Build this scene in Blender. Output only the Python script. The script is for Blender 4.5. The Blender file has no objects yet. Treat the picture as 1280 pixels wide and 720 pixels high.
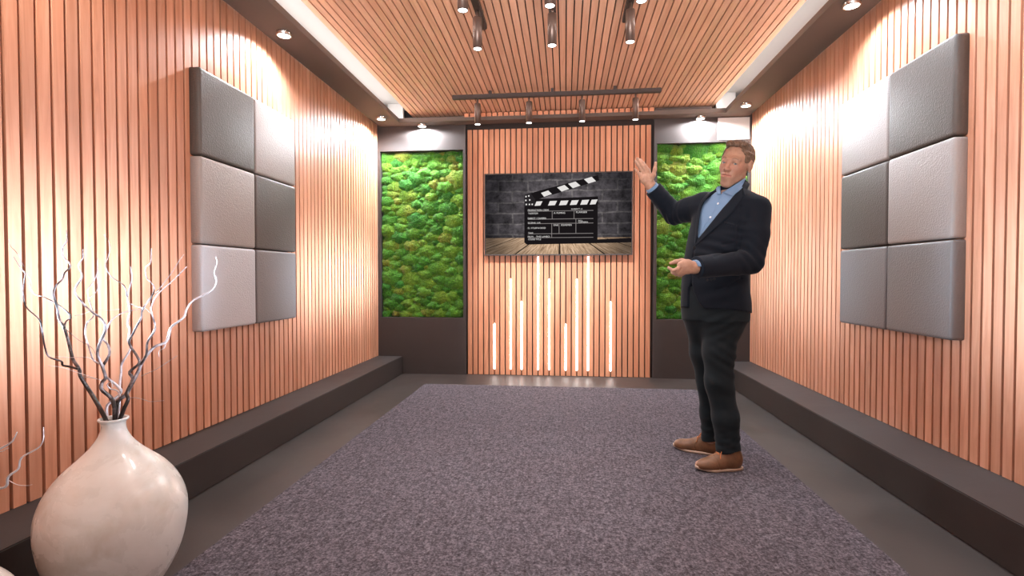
import bpy, bmesh, math, random
import numpy as np
from mathutils import Vector, Matrix
random.seed(7); RNG = np.random.default_rng(11)
SC = bpy.context.scene
COL = SC.collection
PI = math.pi

# ------------------------------------------------------------------ camera
F_PX, YAW, PITCH, CAM_H = 650.34, .1016, .0207, 1.07
cam_d = bpy.data.cameras.new('camera'); cam = bpy.data.objects.new('camera', cam_d); COL.objects.link(cam)
cam_d.sensor_width = 36; cam_d.lens = 36 * F_PX / 1280; cam_d.clip_start = .02
cam.location = (0, 0, CAM_H); cam.rotation_euler = (PI/2 - PITCH, 0, YAW)
SC.camera = cam
_fw = np.array([-math.sin(YAW)*math.cos(PITCH), math.cos(YAW)*math.cos(PITCH), -math.sin(PITCH)])
_rt = np.array([math.cos(YAW), math.sin(YAW), 0.]); _up = np.cross(_rt, _fw)

def W(px, py, Y):
    """world point seen at photo pixel (px, py) at room depth Y"""
    d = _fw*F_PX + _rt*(px-640) - _up*(py-360)
    return np.array([0, 0, CAM_H]) + d*(Y/d[1])

def PX(P):
    q = np.asarray(P, float) - np.array([0, 0, CAM_H])
    z = q @ _fw
    return 640 + F_PX*(q @ _rt)/z, 360 - F_PX*(q @ _up)/z

# ------------------------------------------------------------------ room measures
XL, XR, YB = -2.07, 1.91, 5.637
ZS, ZST = 2.727, 2.772          # soffit underside / top
ZB = .195                       # step height
XFL, XFR = -1.793, 1.606
SIL, SIR, SIB = -1.775, 1.608, 5.46
YF = -1.6                       # where the room opens towards the studio

# ------------------------------------------------------------------ helpers
def props(o, label=None, cat=None, group=None, kind=None):
    if label: o['label'] = label
    if cat: o['category'] = cat
    if group: o['group'] = group
    if kind: o['kind'] = kind
    return o

def thing(name, label, cat, loc=(0, 0, 0), group=None):
    o = bpy.data.objects.new(name, None); COL.objects.link(o)
    o.location = loc; o.empty_display_size = .05
    return props(o, label, cat, group)

def link_mesh(name, me, mats, parent=None, smooth=False):
    o = bpy.data.objects.new(name, me); COL.objects.link(o)
    for m in (mats if isinstance(mats, (list, tuple)) else [mats]):
        me.materials.append(m)
    if smooth:
        me.polygons.foreach_set('use_smooth', [True]*len(me.polygons))
    if parent is not None:
        o.parent = parent
        o.matrix_parent_inverse = Matrix.Translation(-Vector(world_loc(parent)))
    return o

def world_loc(o):
    # meshes are built in room coordinates with their origin at the room's origin
    return Vector(o.location) if o.type == 'EMPTY' else Vector((0, 0, 0))

def bm_obj(name, bm, mats, parent=None, smooth=False):
    me = bpy.data.meshes.new(name); bm.to_mesh(me); bm.free()
    return link_mesh(name, me, mats, parent, smooth)

def box(bm, x0, x1, y0, y1, z0, z1, mi=0):
    v = [bm.verts.new(p) for p in ((x0,y0,z0),(x1,y0,z0),(x1,y1,z0),(x0,y1,z0),(x0,y0,z1),(x1,y0,z1),(x1,y1,z1),(x0,y1,z1))]
    for q in ((3,2,1,0),(4,5,6,7),(0,1,5,4),(1,2,6,5),(2,3,7,6),(3,0,4,7)):
        f = bm.faces.new([v[i] for i in q]); f.material_index = mi
    return v

def lathe(bm, prof, c, n=48, mi=0, axis=None):
    """prof: list of (r, z) from bottom to top around the vertical axis through c"""
    rings = []
    for r, z in prof:
        if r < 1e-6:
            rings.append([bm.verts.new((c[0], c[1], c[2]+z))])
        else:
            rings.append([bm.verts.new((c[0]+r*math.cos(2*PI*i/n), c[1]+r*math.sin(2*PI*i/n), c[2]+z)) for i in range(n)])
    for a, b in zip(rings[:-1], rings[1:]):
        for i in range(n):
            j = (i+1) % n
            if len(a) == 1 and len(b) == 1: continue
            if len(a) == 1: f = bm.faces.new((a[0], b[j], b[i]))
            elif len(b) == 1: f = bm.faces.new((a[i], a[j], b[0]))
            else: f = bm.faces.new((a[i], a[j], b[j], b[i]))
            f.material_index = mi; f.smooth = True

def tube(bm, pts, rad, n=7, mi=0):
    """tapered tube through pts (world), rad = list of radii"""
    pts = [Vector(p) for p in pts]
    rings = []
    ref = Vector((.31, .84, .44)).normalized()
    for i, p in enumerate(pts):
        t = (pts[min(i+1, len(pts)-1)] - pts[max(i-1, 0)])
        if t.length < 1e-9: t = Vector((0, 0, 1))
        t.normalize()
        a = t.cross(ref)
        if a.length < 1e-3: a = t.cross(Vector((1, 0, 0)))
        a.normalize(); b = t.cross(a)
        ref = b.cross(t) if False else ref
        rings.append([bm.verts.new(p + (a*math.cos(2*PI*k/n) + b*math.sin(2*PI*k/n))*rad[i]) for k in range(n)])
    for r0, r1 in zip(rings[:-1], rings[1:]):
        for k in range(n):
            f = bm.faces.new((r0[k], r0[(k+1) % n], r1[(k+1) % n], r1[k])); f.smooth = True; f.material_index = mi
    for r in (rings[0][::-1], rings[-1]):
        f = bm.faces.new(r); f.material_index = mi

def spline(pts, k=4):
    """Catmull-Rom resampling"""
    P = [np.asarray(p, float) for p in pts]
    if len(P) < 3: return [P[0] + (P[-1]-P[0])*t for t in np.linspace(0, 1, k+1)]
    E = [2*P[0]-P[1]] + P + [2*P[-1]-P[-2]]
    out = []
    for i in range(1, len(E)-2):
        for s in range(k):
            t = s/k
            a, b, c, d = E[i-1], E[i], E[i+1], E[i+2]
            out.append(.5*((2*b) + (c-a)*t + (2*a-5*b+4*c-d)*t*t + (3*b-a-3*c+d)*t**3))
    out.append(P[-1])
    return out

# ------------------------------------------------------------------ materials
def mat(name, col=(.5, .5, .5), rough=.5, metal=0., spec=.5, emit=None, estr=0., coat=0., sheen=0.):
    m = bpy.data.materials.new(name); m.use_nodes = True
    b = m.node_tree.nodes['Principled BSDF']
    b.inputs['Base Color'].default_value = (*col, 1)
    b.inputs['Roughness'].default_value = rough
    b.inputs['Metallic'].default_value = metal
    b.inputs['Specular IOR Level'].default_value = spec
    b.inputs['Coat Weight'].default_value = coat
    b.inputs['Sheen Weight'].default_value = sheen
    if emit:
        b.inputs['Emission Color'].default_value = (*emit, 1); b.inputs['Emission Strength'].default_value = estr
    return m

class NT:
    def __init__(s, m):
        s.m = m; s.t = m.node_tree; s.b = s.t.nodes.get('Principled BSDF')
    def n(s, typ, **kw):
        nd = s.t.nodes.new(typ)
        for k, v in kw.items(): setattr(nd, k, v)
        return nd
    def l(s, a, b): s.t.links.new(a, b)
    def val(s, op, a, b=None, c=None):
        nd = s.n('ShaderNodeMath', operation=op)
        for i, x in enumerate((a, b, c)):
            if x is None: continue
            if isinstance(x, (int, float)): nd.inputs[i].default_value = x
            else: s.l(x, nd.inputs[i])
        return nd.outputs[0]
    def noise(s, vec, scale, detail=4, rough=.55, dist=0.):
        nd = s.n('ShaderNodeTexNoise'); nd.inputs['Scale'].default_value = scale
        nd.inputs['Detail'].default_value = detail; nd.inputs['Roughness'].default_value = rough
        nd.inputs['Distortion'].default_value = dist
        if vec is not None: s.l(vec, nd.inputs['Vector'])
        return nd.outputs['Fac']
    def mapping(s, scale=(1, 1, 1), rot=(0, 0, 0), loc=(0, 0, 0), src='Object'):
        tc = s.n('ShaderNodeTexCoord'); mp = s.n('ShaderNodeMapping')
        mp.inputs['Scale'].default_value = scale; mp.inputs['Rotation'].default_value = rot; mp.inputs['Location'].default_value = loc
        s.l(tc.outputs[src], mp.inputs['Vector']); return mp.outputs[0]
    def ramp(s, fac, stops):
        nd = s.n('ShaderNodeValToRGB'); e = nd.color_ramp.elements
        while len(e) < len(stops): e.new(.5)
        for el, (p, c) in zip(e, stops):
            el.position = p; el.color = (*c, 1) if len(c) == 3 else c
        s.l(fac, nd.inputs['Fac']); return nd.outputs['Color']
    def mix(s, fac, a, b, blend='MIX'):
        nd = s.n('ShaderNodeMix', data_type='RGBA', blend_type=blend)
        if isinstance(fac, (int, float)): nd.inputs[0].default_value = fac
        else: s.l(fac, nd.inputs[0])
        for i, x in ((6, a), (7, b)):
            if isinstance(x, tuple): nd.inputs[i].default_value = (*x, 1)
            else: s.l(x, nd.inputs[i])
        return nd.outputs[2]
    def bump(s, h, strength=.3, dist=.01):
        nd = s.n('ShaderNodeBump'); nd.inputs['Strength'].default_value = strength; nd.inputs['Distance'].default_value = dist
        s.l(h, nd.inputs['Height']); s.l(nd.outputs[0], s.b.inputs['Normal'])
    def color(s, c): s.l(c, s.b.inputs['Base Color'])

def wood_mat(name, axis, dark, mid, light, pitch_axis, pitch, off, rough=.42):
    """veneer slats: grain stretched along `axis`, tone changing from slat to slat"""
    m = mat(name, mid, rough, spec=.45); t = NT(m)
    sc = [26, 26, 26]; sc[axis] = 1.6
    vec = t.mapping(tuple(sc), rot=(.0, .05, .03))
    g = t.noise(vec, 1.0, 6, .6, 1.2)
    col = t.ramp(g, [(.25, dark), (.5, mid), (.78, light)])
    tc = t.n('ShaderNodeTexCoord'); sep = t.n('ShaderNodeSeparateXYZ'); t.l(tc.outputs['Object'], sep.inputs[0])
    idx = t.val('FLOOR', t.val('DIVIDE', t.val('SUBTRACT', sep.outputs[pitch_axis], off), pitch))
    wn = t.n('ShaderNodeTexWhiteNoise', noise_dimensions='1D'); t.l(idx, wn.inputs['W'])
    fac = t.val('MULTIPLY_ADD', wn.outputs['Value'], .26, .87)
    vm = t.n('ShaderNodeVectorMath', operation='SCALE'); t.l(col, vm.inputs[0]); t.l(fac, vm.inputs['Scale'])
    big = t.noise(t.mapping((1, 1, 1)), 2.2, 3)
    c2 = t.mix(t.val('MULTIPLY', big, .25), vm.outputs[0], dark)
    t.color(c2); t.bump(g, .08, .002)
    return m

WD, WM, WL = (.47, .195, .108), (.62, .292, .178), (.72, .385, .262)
M = {}
M['wood_side'] = wood_mat('side_wall_veneer', 2, WD, WM, WL, 1, .0617, 1.739)
M['wood_back'] = wood_mat('back_wall_veneer', 2, (.46,.18,.095), (.60,.26,.145), (.70,.34,.20), 0, .0598, -1.068)
M['wood_ceil'] = wood_mat('ceiling_veneer', 1, (.60,.30,.185), (.73,.40,.26), (.82,.49,.34), 0, .052, -1.66)
M['groove'] = mat('groove_black', (.020, .009, .006), .7)
M['white'] = mat('ceiling_white', (.80, .78, .76), .6)

def plaster(name, a, b, rough, bumpk=.15):
    m = mat(name, a, rough, spec=.4); t = NT(m)
    v = t.mapping()
    n1 = t.noise(v, 2.3, 6, .62, .6); n2 = t.noise(v, 60, 3)
    t.color(t.ramp(n1, [(.3, a), (.7, b)]))
    t.bump(t.val('ADD', n1, t.val('MULTIPLY', n2, .3)), bumpk, .004)
    t.l(t.val('MULTIPLY_ADD', n1, .25, rough-.12), t.b.inputs['Roughness'])
    return m
M['step'] = plaster('step_plaster', (.018, .0125, .0115), (.034, .0255, .0235), .55)
M['floor'] = plaster('floor_concrete', (.022, .0145, .012), (.037, .0268, .0232), .50)
M['soffit'] = plaster('soffit_plaster', (.105, .080, .068), (.125, .096, .082), .75)
M['panelwall'] = plaster('dark_wall_lacquer', (.046, .037, .035), (.052, .042, .040), .5, .03)

def carpet():
    m = mat('carpet_pile', (.2, .16, .18), .95, spec=.05); t = NT(m)
    v = t.mapping()
    n1 = t.noise(v, 120, 4, .75); n2 = t.noise(v, 52, 3, .6); n3 = t.noise(t.mapping((9, 1.6, 1)), 9, 3)
    f = t.val('ADD', t.val('MULTIPLY', n1, .6), t.val('ADD', t.val('MULTIPLY', n2, .25), t.val('MULTIPLY', n3, .15)))
    t.color(t.ramp(f, [(.38, (.026, .021, .024)), (.5, (.082, .071, .083)), (.63, (.205, .182, .207))]))
    t.bump(t.val('ADD', n1, n2), .9, .008)
    return m
M['carpet'] = carpet()

def leather(name, c, rough=.48):
    m = mat(name, c, rough, spec=.5); t = NT(m)
    v = t.mapping()
    vo = t.n('ShaderNodeTexVoronoi'); vo.inputs['Scale'].default_value = 120; t.l(v, vo.inputs['Vector'])
    n = t.noise(v, 160, 3, .6)
    t.bump(t.val('ADD', vo.outputs['Distance'], n), .35, .003)
    t.color(t.mix(t.val('MULTIPLY', n, .35), c, tuple(x*.7 for x in c)))
    return m
M['pad_dark'] = leather('pad_fabric_dark', (.085, .070, .062))
M['pad_light'] = leather('pad_fabric_light', (.34, .30, .285))
M['pad_mid'] = leather('pad_fabric_mid', (.175, .160, .160))
M['pad_lit'] = leather('pad_fabric_lit', (.52, .51, .535))  # brightness of the lit wall band is put into this pad's colour
M['bronze'] = mat('bronze_metal', (.115, .075, .060), .38, .55)
M['rail'] = mat('dark_rail', (.050, .036, .033), .5, .2)
M['steel'] = mat('brushed_steel', (.62, .60, .58), .25, 1.)
M['lens'] = mat('lamp_lens', (1, 1, 1), .3, emit=(1, .97, .92), estr=7)
M['led'] = mat('led_white', (1, 1, 1), .3, emit=(1, .95, .91), estr=26)
M['black_plastic'] = mat('black_plastic', (.045, .036, .034), .4)

# ================================================================== SETTING
def structure(o, label, cat):
    return props(o, label, cat, kind='structure')

# floor
bm = bmesh.new(); box(bm, XL-.15, XR+.15, YF, YB+.2, -.1, 0)
structure(bm_obj('floor', bm, M['floor']), 'dark brown polished concrete floor around the carpet', 'floor')

# side walls: veneer slats in front of a dark backing
def slat_wall(name, x_face, sgn, label):
    bm = bmesh.new()
    xb = x_face + sgn*.022
    p, g = .0617, .0135
    k0 = int(math.floor((YF - 1.739)/p)); k1 = int(math.floor((YB-.02 - 1.739)/p))
    for k in range(k0, k1+1):
        y0 = 1.739 + k*p + g/2; y1 = min(1.739 + (k+1)*p - g/2, YB-.03)
        if y1 - y0 < .01: continue
        box(bm, min(x_face, xb), max(x_face, xb), y0, y1, ZB+.001, 2.79, 0)
    box(bm, min(xb, xb+sgn*.1), max(xb, xb+sgn*.1), YF, YB+.1, 0, 3.0, 1)
    return structure(bm_obj(name, bm, [M['wood_side'], M['groove']]), label, 'wall')
slat_wall('wall_left', XL, -1, 'left wall of upright warm wood slats behind the cream vase')
slat_wall('wall_right', XR, 1, 'right wall of upright warm wood slats beside the standing man')

# steps along the walls
def step(name, x0, x1, label):
    bm = bmesh.new(); box(bm, x0, x1, YF, YB-.031, 0, ZB)
    bmesh.ops.bevel(bm, geom=[e for e in bm.edges], offset=.004, segments=2, affect='EDGES')
    structure(bm_obj(name, bm, M['step']), label, 'step')
step('trim_1', XL-.02, XFL, 'low dark step running along the left slatted wall')
step('trim_2', XFR, XR+.02, 'low dark step running along the right slatted wall')

# back wall: two dark lacquered bays with a recess, slatted bay between them
YD = YB - .030                   # face of the dark bays
bm = bmesh.new()
def bay(x0, x1, rx0, rx1, rz0, rz1):
    box(bm, x0, rx0, YD, YB+.1, 0, 2.80); box(bm, rx1, x1, YD, YB+.1, 0, 2.80)
    box(bm, rx0, rx1, YD, YB+.1, 0, rz0); box(bm, rx0, rx1, YD, YB+.1, rz1, 2.80)
bay(XL-.10, -1.080, -2.038, -1.108, .624, 2.460)
bay(.926, XR+.10, .958, 1.885, .624, 2.470)
bmesh.ops.remove_doubles(bm, verts=bm.verts, dist=1e-5)
box(bm, XL-.1, XR+.1, YB+.06, YB+.16, 0, 3.0)
structure(bm_obj('wall_back', bm, M['panelwall']), 'dark lacquered back wall bays framing the two moss recesses', 'wall')

LED_K = [(5, .561), (8, 1.049), (10, .806), (13, 1.290), (15, 1.049), (18, .561), (20, 1.049), (22, 1.290), (26, .806)]
bm = bmesh.new()
P0, PP, GW = -1.068, .0598, .0125
for k in range(33):
    x0 = P0 + k*PP + GW/2; x1 = P0 + (k+1)*PP - GW/2
    box(bm, x0, x1, YB, YB+.022, .004, 2.676, 0)
box(bm, -1.080, .926, YB+.022, YB+.06, 0, 2.80, 1)
structure(bm_obj('wall_back_center', bm, [M['wood_back'], M['groove']]), 'narrow wood slat wall panel behind the television', 'wall')

# pale plate added to paint a brighter patch above the right moss recess
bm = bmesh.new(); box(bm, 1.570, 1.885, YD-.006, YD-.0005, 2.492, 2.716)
structure(bm_obj('trim_3', bm, M['white']), 'added pale plate for a bright patch of light on the back wall above the man', 'trim')

# ceiling: white slab, dropped soffit, slatted raft
bm = bmesh.new(); box(bm, XL-.1, XR+.1, YF, YB+.1, 2.93, 3.02)
structure(bm_obj('ceiling', bm, M['white']), 'white ceiling slab showing in the cove beside the wood raft', 'ceiling')
bm = bmesh.new()
def L(x0, x1, y0, y1): box(bm, x0, x1, y0, y1, ZS, ZST)
GAPW = .030
L(XL+GAPW, SIL, YF, SIB); L(SIR, XR-GAPW, YF, SIB); L(XL+GAPW, XR-GAPW, SIB, YD+.0)
structure(bm_obj('trim_4', bm, M['soffit']), 'brown soffit band running round the ceiling edge', 'soffit')
bm = bmesh.new()
CP, CG = .052, .009
n = 61
for k in range(n):
    box(bm, -1.66 + k*CP + CG/2, -1.66 + (k+1)*CP - CG/2, YF, SIB+.12, 2.812, 2.836, 0)
box(bm, -1.66, -1.66 + n*CP, YF, SIB+.12, 2.836, 2.86, 1)
structure(bm_obj('ceiling_raft', bm, [M['wood_ceil'], M['groove']]), 'suspended ceiling raft of narrow wood slats', 'ceiling')
# slat ends over the soffit edge, above the wood panel
bm = bmesh.new()
for k in range(33):
    x0 = P0 + k*PP + GW/2; x1 = P0 + (k+1)*PP - GW/2
    box(bm, x0, x1, SIB-.006, SIB+.02, 2.762, 2.800)
structure(bm_obj('trim_5', bm, M['wood_back']), 'row of wood slat ends on the soffit edge above the wood panel', 'trim')
# cove ends
for nm, x0, x1, lb in (('trim_6', -1.90, -1.73, 'white cove end block at the left end of the back soffit'),
                       ('trim_7', 1.515, 1.70, 'white cove end block at the right end of the back soffit')):
    bm = bmesh.new(); box(bm, x0, x1, SIB+.002, SIB+.04, ZST, 2.928)
    structure(bm_obj(nm, bm, M['white']), lb, 'trim')
bm = bmesh.new(); box(bm, .91, 1.47, SIB-.004, SIB+.03, ZST, 2.792)
structure(bm_obj('trim_8', bm, M['rail']), 'thin dark strip on the soffit edge right of the slat ends', 'trim')

# ================================================================== CARPET
bm = bmesh.new(); box(bm, -1.387, 1.228, -.6, 5.035, .0005, .012)
bmesh.ops.bevel(bm, geom=[e for e in bm.edges if e.verts[0].co.z > .01 and e.verts[1].co.z > .01], offset=.005, segments=2, affect='EDGES')
props(bm_obj('carpet', bm, M['carpet']), 'large mauve grey speckled carpet laid on the dark floor', 'carpet')

# ================================================================== LED STRIPS
ordn = ['first', 'second', 'third', 'fourth', 'fifth', 'sixth', 'seventh', 'eighth', 'ninth']
size = {.561: 'short', .806: 'medium', 1.049: 'long', 1.290: 'tallest'}
for i, (k, zt) in enumerate(LED_K):
    x = P0 + k*PP
    bm = bmesh.new(); box(bm, x-.0055, x+.0055, YB-.006, YB+.021, .066, zt)
    bmesh.ops.bevel(bm, geom=[e for e in bm.edges if abs(e.verts[0].co.z-e.verts[1].co.z) > .1 and e.verts[0].co.y < YB], offset=.004, segments=3, affect='EDGES')
    tail = ', touching the television' if zt > 1.2 else ''
    props(bm_obj('led_strip', bm, M['led']), f'{size[zt]} white light strip, {ordn[i]} of nine counted from the left moss{tail}',
          'light strip', 'light strips between the slats below the television')

# ================================================================== TELEVISION
SX0, SX1, SZ0, SZ1 = -.870, .707, 1.306, 2.187
TY = YB - .048
tv = thing('television', 'wide flat television showing a clapperboard, hung on the wood slat wall', 'television', ((SX0+SX1)/2, YB, SZ0))
bm = bmesh.new()
b_ = .011
box(bm, SX0, SX1, TY+.006, YB-.001, SZ0, SZ1)
for a in ((SX0, SX0+b_, SZ0, SZ1), (SX1-b_, SX1, SZ0, SZ1), (SX0+b_, SX1-b_, SZ0, SZ0+b_), (SX0+b_, SX1-b_, SZ1-b_, SZ1)):
    box(bm, a[0], a[1], TY, TY+.0062, a[2], a[3])
bm_obj('bezel', bm, M['black_plastic'], tv)

def screen_mat():
    m = bpy.data.materials.new('screen_picture'); m.use_nodes = True
    t = NT(m); t.t.nodes.remove(t.b)
    out = [n for n in t.t.nodes if n.type == 'OUTPUT_MATERIAL'][0]
    tc = t.n('ShaderNodeTexCoord'); sep = t.n('ShaderNodeSeparateXYZ'); t.l(tc.outputs['UV'], sep.inputs[0])
    u, v = sep.outputs[0], sep.outputs[1]          # u 0..1.79 (units of height), v 0..1
    # bricks
    br = t.n('ShaderNodeTexBrick')
    wob = t.n('ShaderNodeTexNoise'); wob.inputs['Scale'].default_value = 4.5; wob.inputs['Detail'].default_value = 4; t.l(tc.outputs['UV'], wob.inputs['Vector'])
    wsc = t.n('ShaderNodeVectorMath', operation='SCALE'); wsc.inputs['Scale'].default_value = .05; t.l(wob.outputs['Color'], wsc.inputs[0])
    wad = t.n('ShaderNodeVectorMath', operation='ADD'); t.l(tc.outputs['UV'], wad.inputs[0]); t.l(wsc.outputs[0], wad.inputs[1]); t.l(wad.outputs[0], br.inputs['Vector'])
    for k, x in (('Scale', 1.0), ('Mortar Size', .011), ('Brick Width', .37), ('Row Height', .135), ('Mortar Smooth', .35), ('Bias', -.1)):
        br.inputs[k].default_value = x
    br.inputs['Color1'].default_value = (.040, .037, .040, 1); br.inputs['Color2'].default_value = (.070, .065, .070, 1); br.inputs['Mortar'].default_value = (.085, .08, .08, 1)
    nz = t.n('ShaderNodeTexNoise'); nz.inputs['Scale'].default_value = 9; nz.inputs['Detail'].default_value = 7; nz.inputs['Roughness'].default_value = .7
    t.l(tc.outputs['UV'], nz.inputs['Vector'])
    grit = t.ramp(nz.outputs['Fac'], [(.3, (.25, .25, .25)), (.7, (2.1, 2.1, 2.1))])
    bc = t.mix(1., br.outputs['Color'], grit, 'MULTIPLY')
    # planks in perspective
    dep = t.val('DIVIDE', 1., t.val('SUBTRACT', .40, v))
    pu = t.val('MULTIPLY', t.val('SUBTRACT', u, .93), dep)
    pid = t.val('FLOOR', t.val('MULTIPLY', pu, .72))
    fr = t.val('FRACT', t.val('MULTIPLY', pu, .72))
    gap = t.val('GREATER_THAN', t.val('ABSOLUTE', t.val('SUBTRACT', fr, .5)), .478)
    cmb = t.n('ShaderNodeCombineXYZ'); t.l(t.val('MULTIPLY', pu, 14.), cmb.inputs[0]); t.l(t.val('MULTIPLY', dep, .9), cmb.inputs[1]); t.l(t.val('MULTIPLY', pid, 3.7), cmb.inputs[2])
    wg = t.n('ShaderNodeTexNoise'); wg.inputs['Scale'].default_value = 1.3; wg.inputs['Detail'].default_value = 7; wg.inputs['Roughness'].default_value = .7; t.l(cmb.outputs[0], wg.inputs['Vector'])
    wc = t.ramp(wg.outputs['Fac'], [(.3, (.10, .060, .036)), (.5, (.36, .25, .155)), (.70, (.62, .47, .33))])
    wc = t.mix(gap, wc, (.02, .014, .01))
    isw = t.val('LESS_THAN', v, .205)
    pic = t.mix(isw, bc, wc)
    # the picture's own pool of light around the board
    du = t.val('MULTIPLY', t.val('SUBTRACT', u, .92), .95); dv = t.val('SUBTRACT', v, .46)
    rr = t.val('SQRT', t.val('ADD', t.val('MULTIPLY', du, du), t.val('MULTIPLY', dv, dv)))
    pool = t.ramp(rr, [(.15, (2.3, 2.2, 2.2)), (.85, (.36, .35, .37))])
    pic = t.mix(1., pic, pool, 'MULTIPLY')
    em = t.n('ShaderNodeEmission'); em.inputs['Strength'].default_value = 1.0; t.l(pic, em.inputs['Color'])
    t.l(em.outputs[0], out.inputs['Surface'])
    return m
def flat_emit(name, c, s=1.0):
    m = bpy.data.materials.new(name); m.use_nodes = True; t = NT(m); t.t.nodes.remove(t.b)
    out = [n for n in t.t.nodes if n.type == 'OUTPUT_MATERIAL'][0]
    em = t.n('ShaderNodeEmission'); em.inputs['Color'].default_value = (*c, 1); em.inputs['Strength'].default_value = s
    t.l(em.outputs[0], out.inputs['Surface']); return m
M['screen'] = screen_mat()
M['sc_black'] = flat_emit('picture_black', (.0105, .0085, .0095)); M['sc_white'] = flat_emit('picture_white', (.78, .75, .73))
M['sc_grey'] = flat_emit('picture_grey', (.26, .235, .23)); M['sc_dark'] = flat_emit('picture_dark', (.022, .019, .021))
ix0, ix1, iz0, iz1 = SX0+b_, SX1-b_, SZ0+b_, SZ1-b_
IW, IH = ix1-ix0, iz1-iz0
# picture coordinates measured in the zoomed photograph: x 92..1022, y 98..605
def sp(x, y, lay=0):
    return (ix0 + (x-92)/(1024-92)*IW, TY+.0055-.0004*lay, iz1 - (y-97)/(608-97)*IH)
bm = bmesh.new(); uvl = bm.loops.layers.uv.new('UVMap')
def poly(pts, mi, lay):
    f = bm.faces.new([bm.verts.new(sp(x, y, lay)) for x, y in pts]); f.material_index = mi
    for lp in f.loops:
        lp[uvl].uv = ((lp.vert.co.x-ix0)/IH, (lp.vert.co.z-iz0)/IH)
    f.normal_update()
    if f.normal.y > 0: f.normal_flip()
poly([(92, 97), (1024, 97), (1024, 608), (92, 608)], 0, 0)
poly([(345, 300), (812, 300), (812, 540), (360, 546), (345, 532)], 1, 1)          # slate
poly([(812, 516), (1024, 508), (1024, 536), (812, 540)], 1, 1)                     # shadow on the planks
poly([(412, 256), (815, 246), (812, 302), (348, 302), (348, 262)], 1, 1)           # fixed stick
poly([(345, 228), (398, 214), (415, 262), (412, 302), (345, 302)], 4, 2)           # hinge plate
poly([(388, 222), (408, 212), (812, 112), (822, 145), (418, 262)], 1, 3)           # raised stick
for a in ((452, 218, 498, 203, 522, 226, 472, 243), (555, 185, 602, 170, 632, 196, 584, 212), (625, 163, 672, 150, 703, 176, 655, 192), (725, 136, 774, 122, 801, 150, 754, 164)):
    poly([(a[0], a[1]), (a[2], a[3]), (a[4], a[5]), (a[6], a[7])], 2, 4)
for x0, x1 in ((412, 450), (498, 543), (568, 616), (637, 681), (703, 747), (763, 800)):
    poly([(x0+11, 272-(x0-412)*.016), (x1+12, 271-(x0-412)*.018), (x1-2, 298-(x0-412)*.010), (x0-1, 300-(x0-412)*.010)], 2, 4)
for x, y in ((356, 240), (374, 236), (355, 264), (380, 262), (358, 290), (378, 290), (396, 290)):
    poly([(x-5, y-4), (x+4, y-5), (x+4, y+4), (x-4, y+5)], 2, 4)
def hl(x0, x1, y): poly([(x0, y-1.6), (x1, y-2.4), (x1, y+1.0), (x0, y+1.6)], 3, 2)
def vl(x, y0, y1): poly([(x-1.7, y0), (x+1.7, y0), (x+1.7, y1), (x-1.7, y1)], 3, 2)
hl(368, 785, 334); hl(368, 785, 385); hl(368, 785, 413); hl(368, 785, 478); hl(368, 785, 503)
vl(524, 334, 385); vl(663, 334, 385); vl(675, 385, 478); vl(521, 413, 503); vl(568, 413, 478)
scr = bm_obj('screen', bm, [M['screen'], M['sc_black'], M['sc_white'], M['sc_grey'], M['sc_dark']], tv)
def text_mesh(txts):
    bmt = bmesh.new()
    for s, x, y, w, hgt in txts:
        cu = bpy.data.curves.new('t', 'FONT'); cu.body = s; cu.size = 1
        ob = bpy.data.objects.new('t', cu); COL.objects.link(ob)
        dg = bpy.context.evaluated_depsgraph_get(); me = bpy.data.meshes.new_from_object(ob.evaluated_get(dg))
        co = np.array([v.co[:] for v in me.vertices]); mn, mx = co.min(0), co.max(0)
        for v in me.vertices:
            q = sp(x + (v.co.x-mn[0])/(mx[0]-mn[0])*w, y + hgt - (v.co.y-mn[1])/(mx[1]-mn[1])*hgt, 5)
            v.co = q
        bmt.from_mesh(me)
        bpy.data.objects.remove(ob); bpy.data.curves.remove(cu); bpy.data.meshes.remove(me)
    return bmt
bmt = text_mesh([('PRODUCTION: CREW', 368, 322, 135, 11), ('TALENTION', 370, 342, 62, 11), ('A. FILMING', 534, 341, 72, 11), ('SUBJECT: A', 645, 319, 72, 10),
                 ('FLARGER', 676, 338, 70, 11), ('DIRECT / CAMERA', 368, 374, 118, 11), ('SCENE. UK', 368, 403, 82, 9), ('D. STURWOOD', 368, 436, 114, 10),
                 ('TAKE', 370, 468, 32, 9), ('ALL', 688, 392, 30, 9), ('CAMERA', 692, 402, 60, 9), ('ONE', 532, 418, 30, 11), ('SOUNDMEN', 580, 418, 68, 11),
                 ('FILM:   THE LIMBO', 368, 491, 140, 10), ('CODES TITLE', 370, 508, 82, 10)])
bm_obj('lettering', bmt, M['sc_white'], scr)

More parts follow.
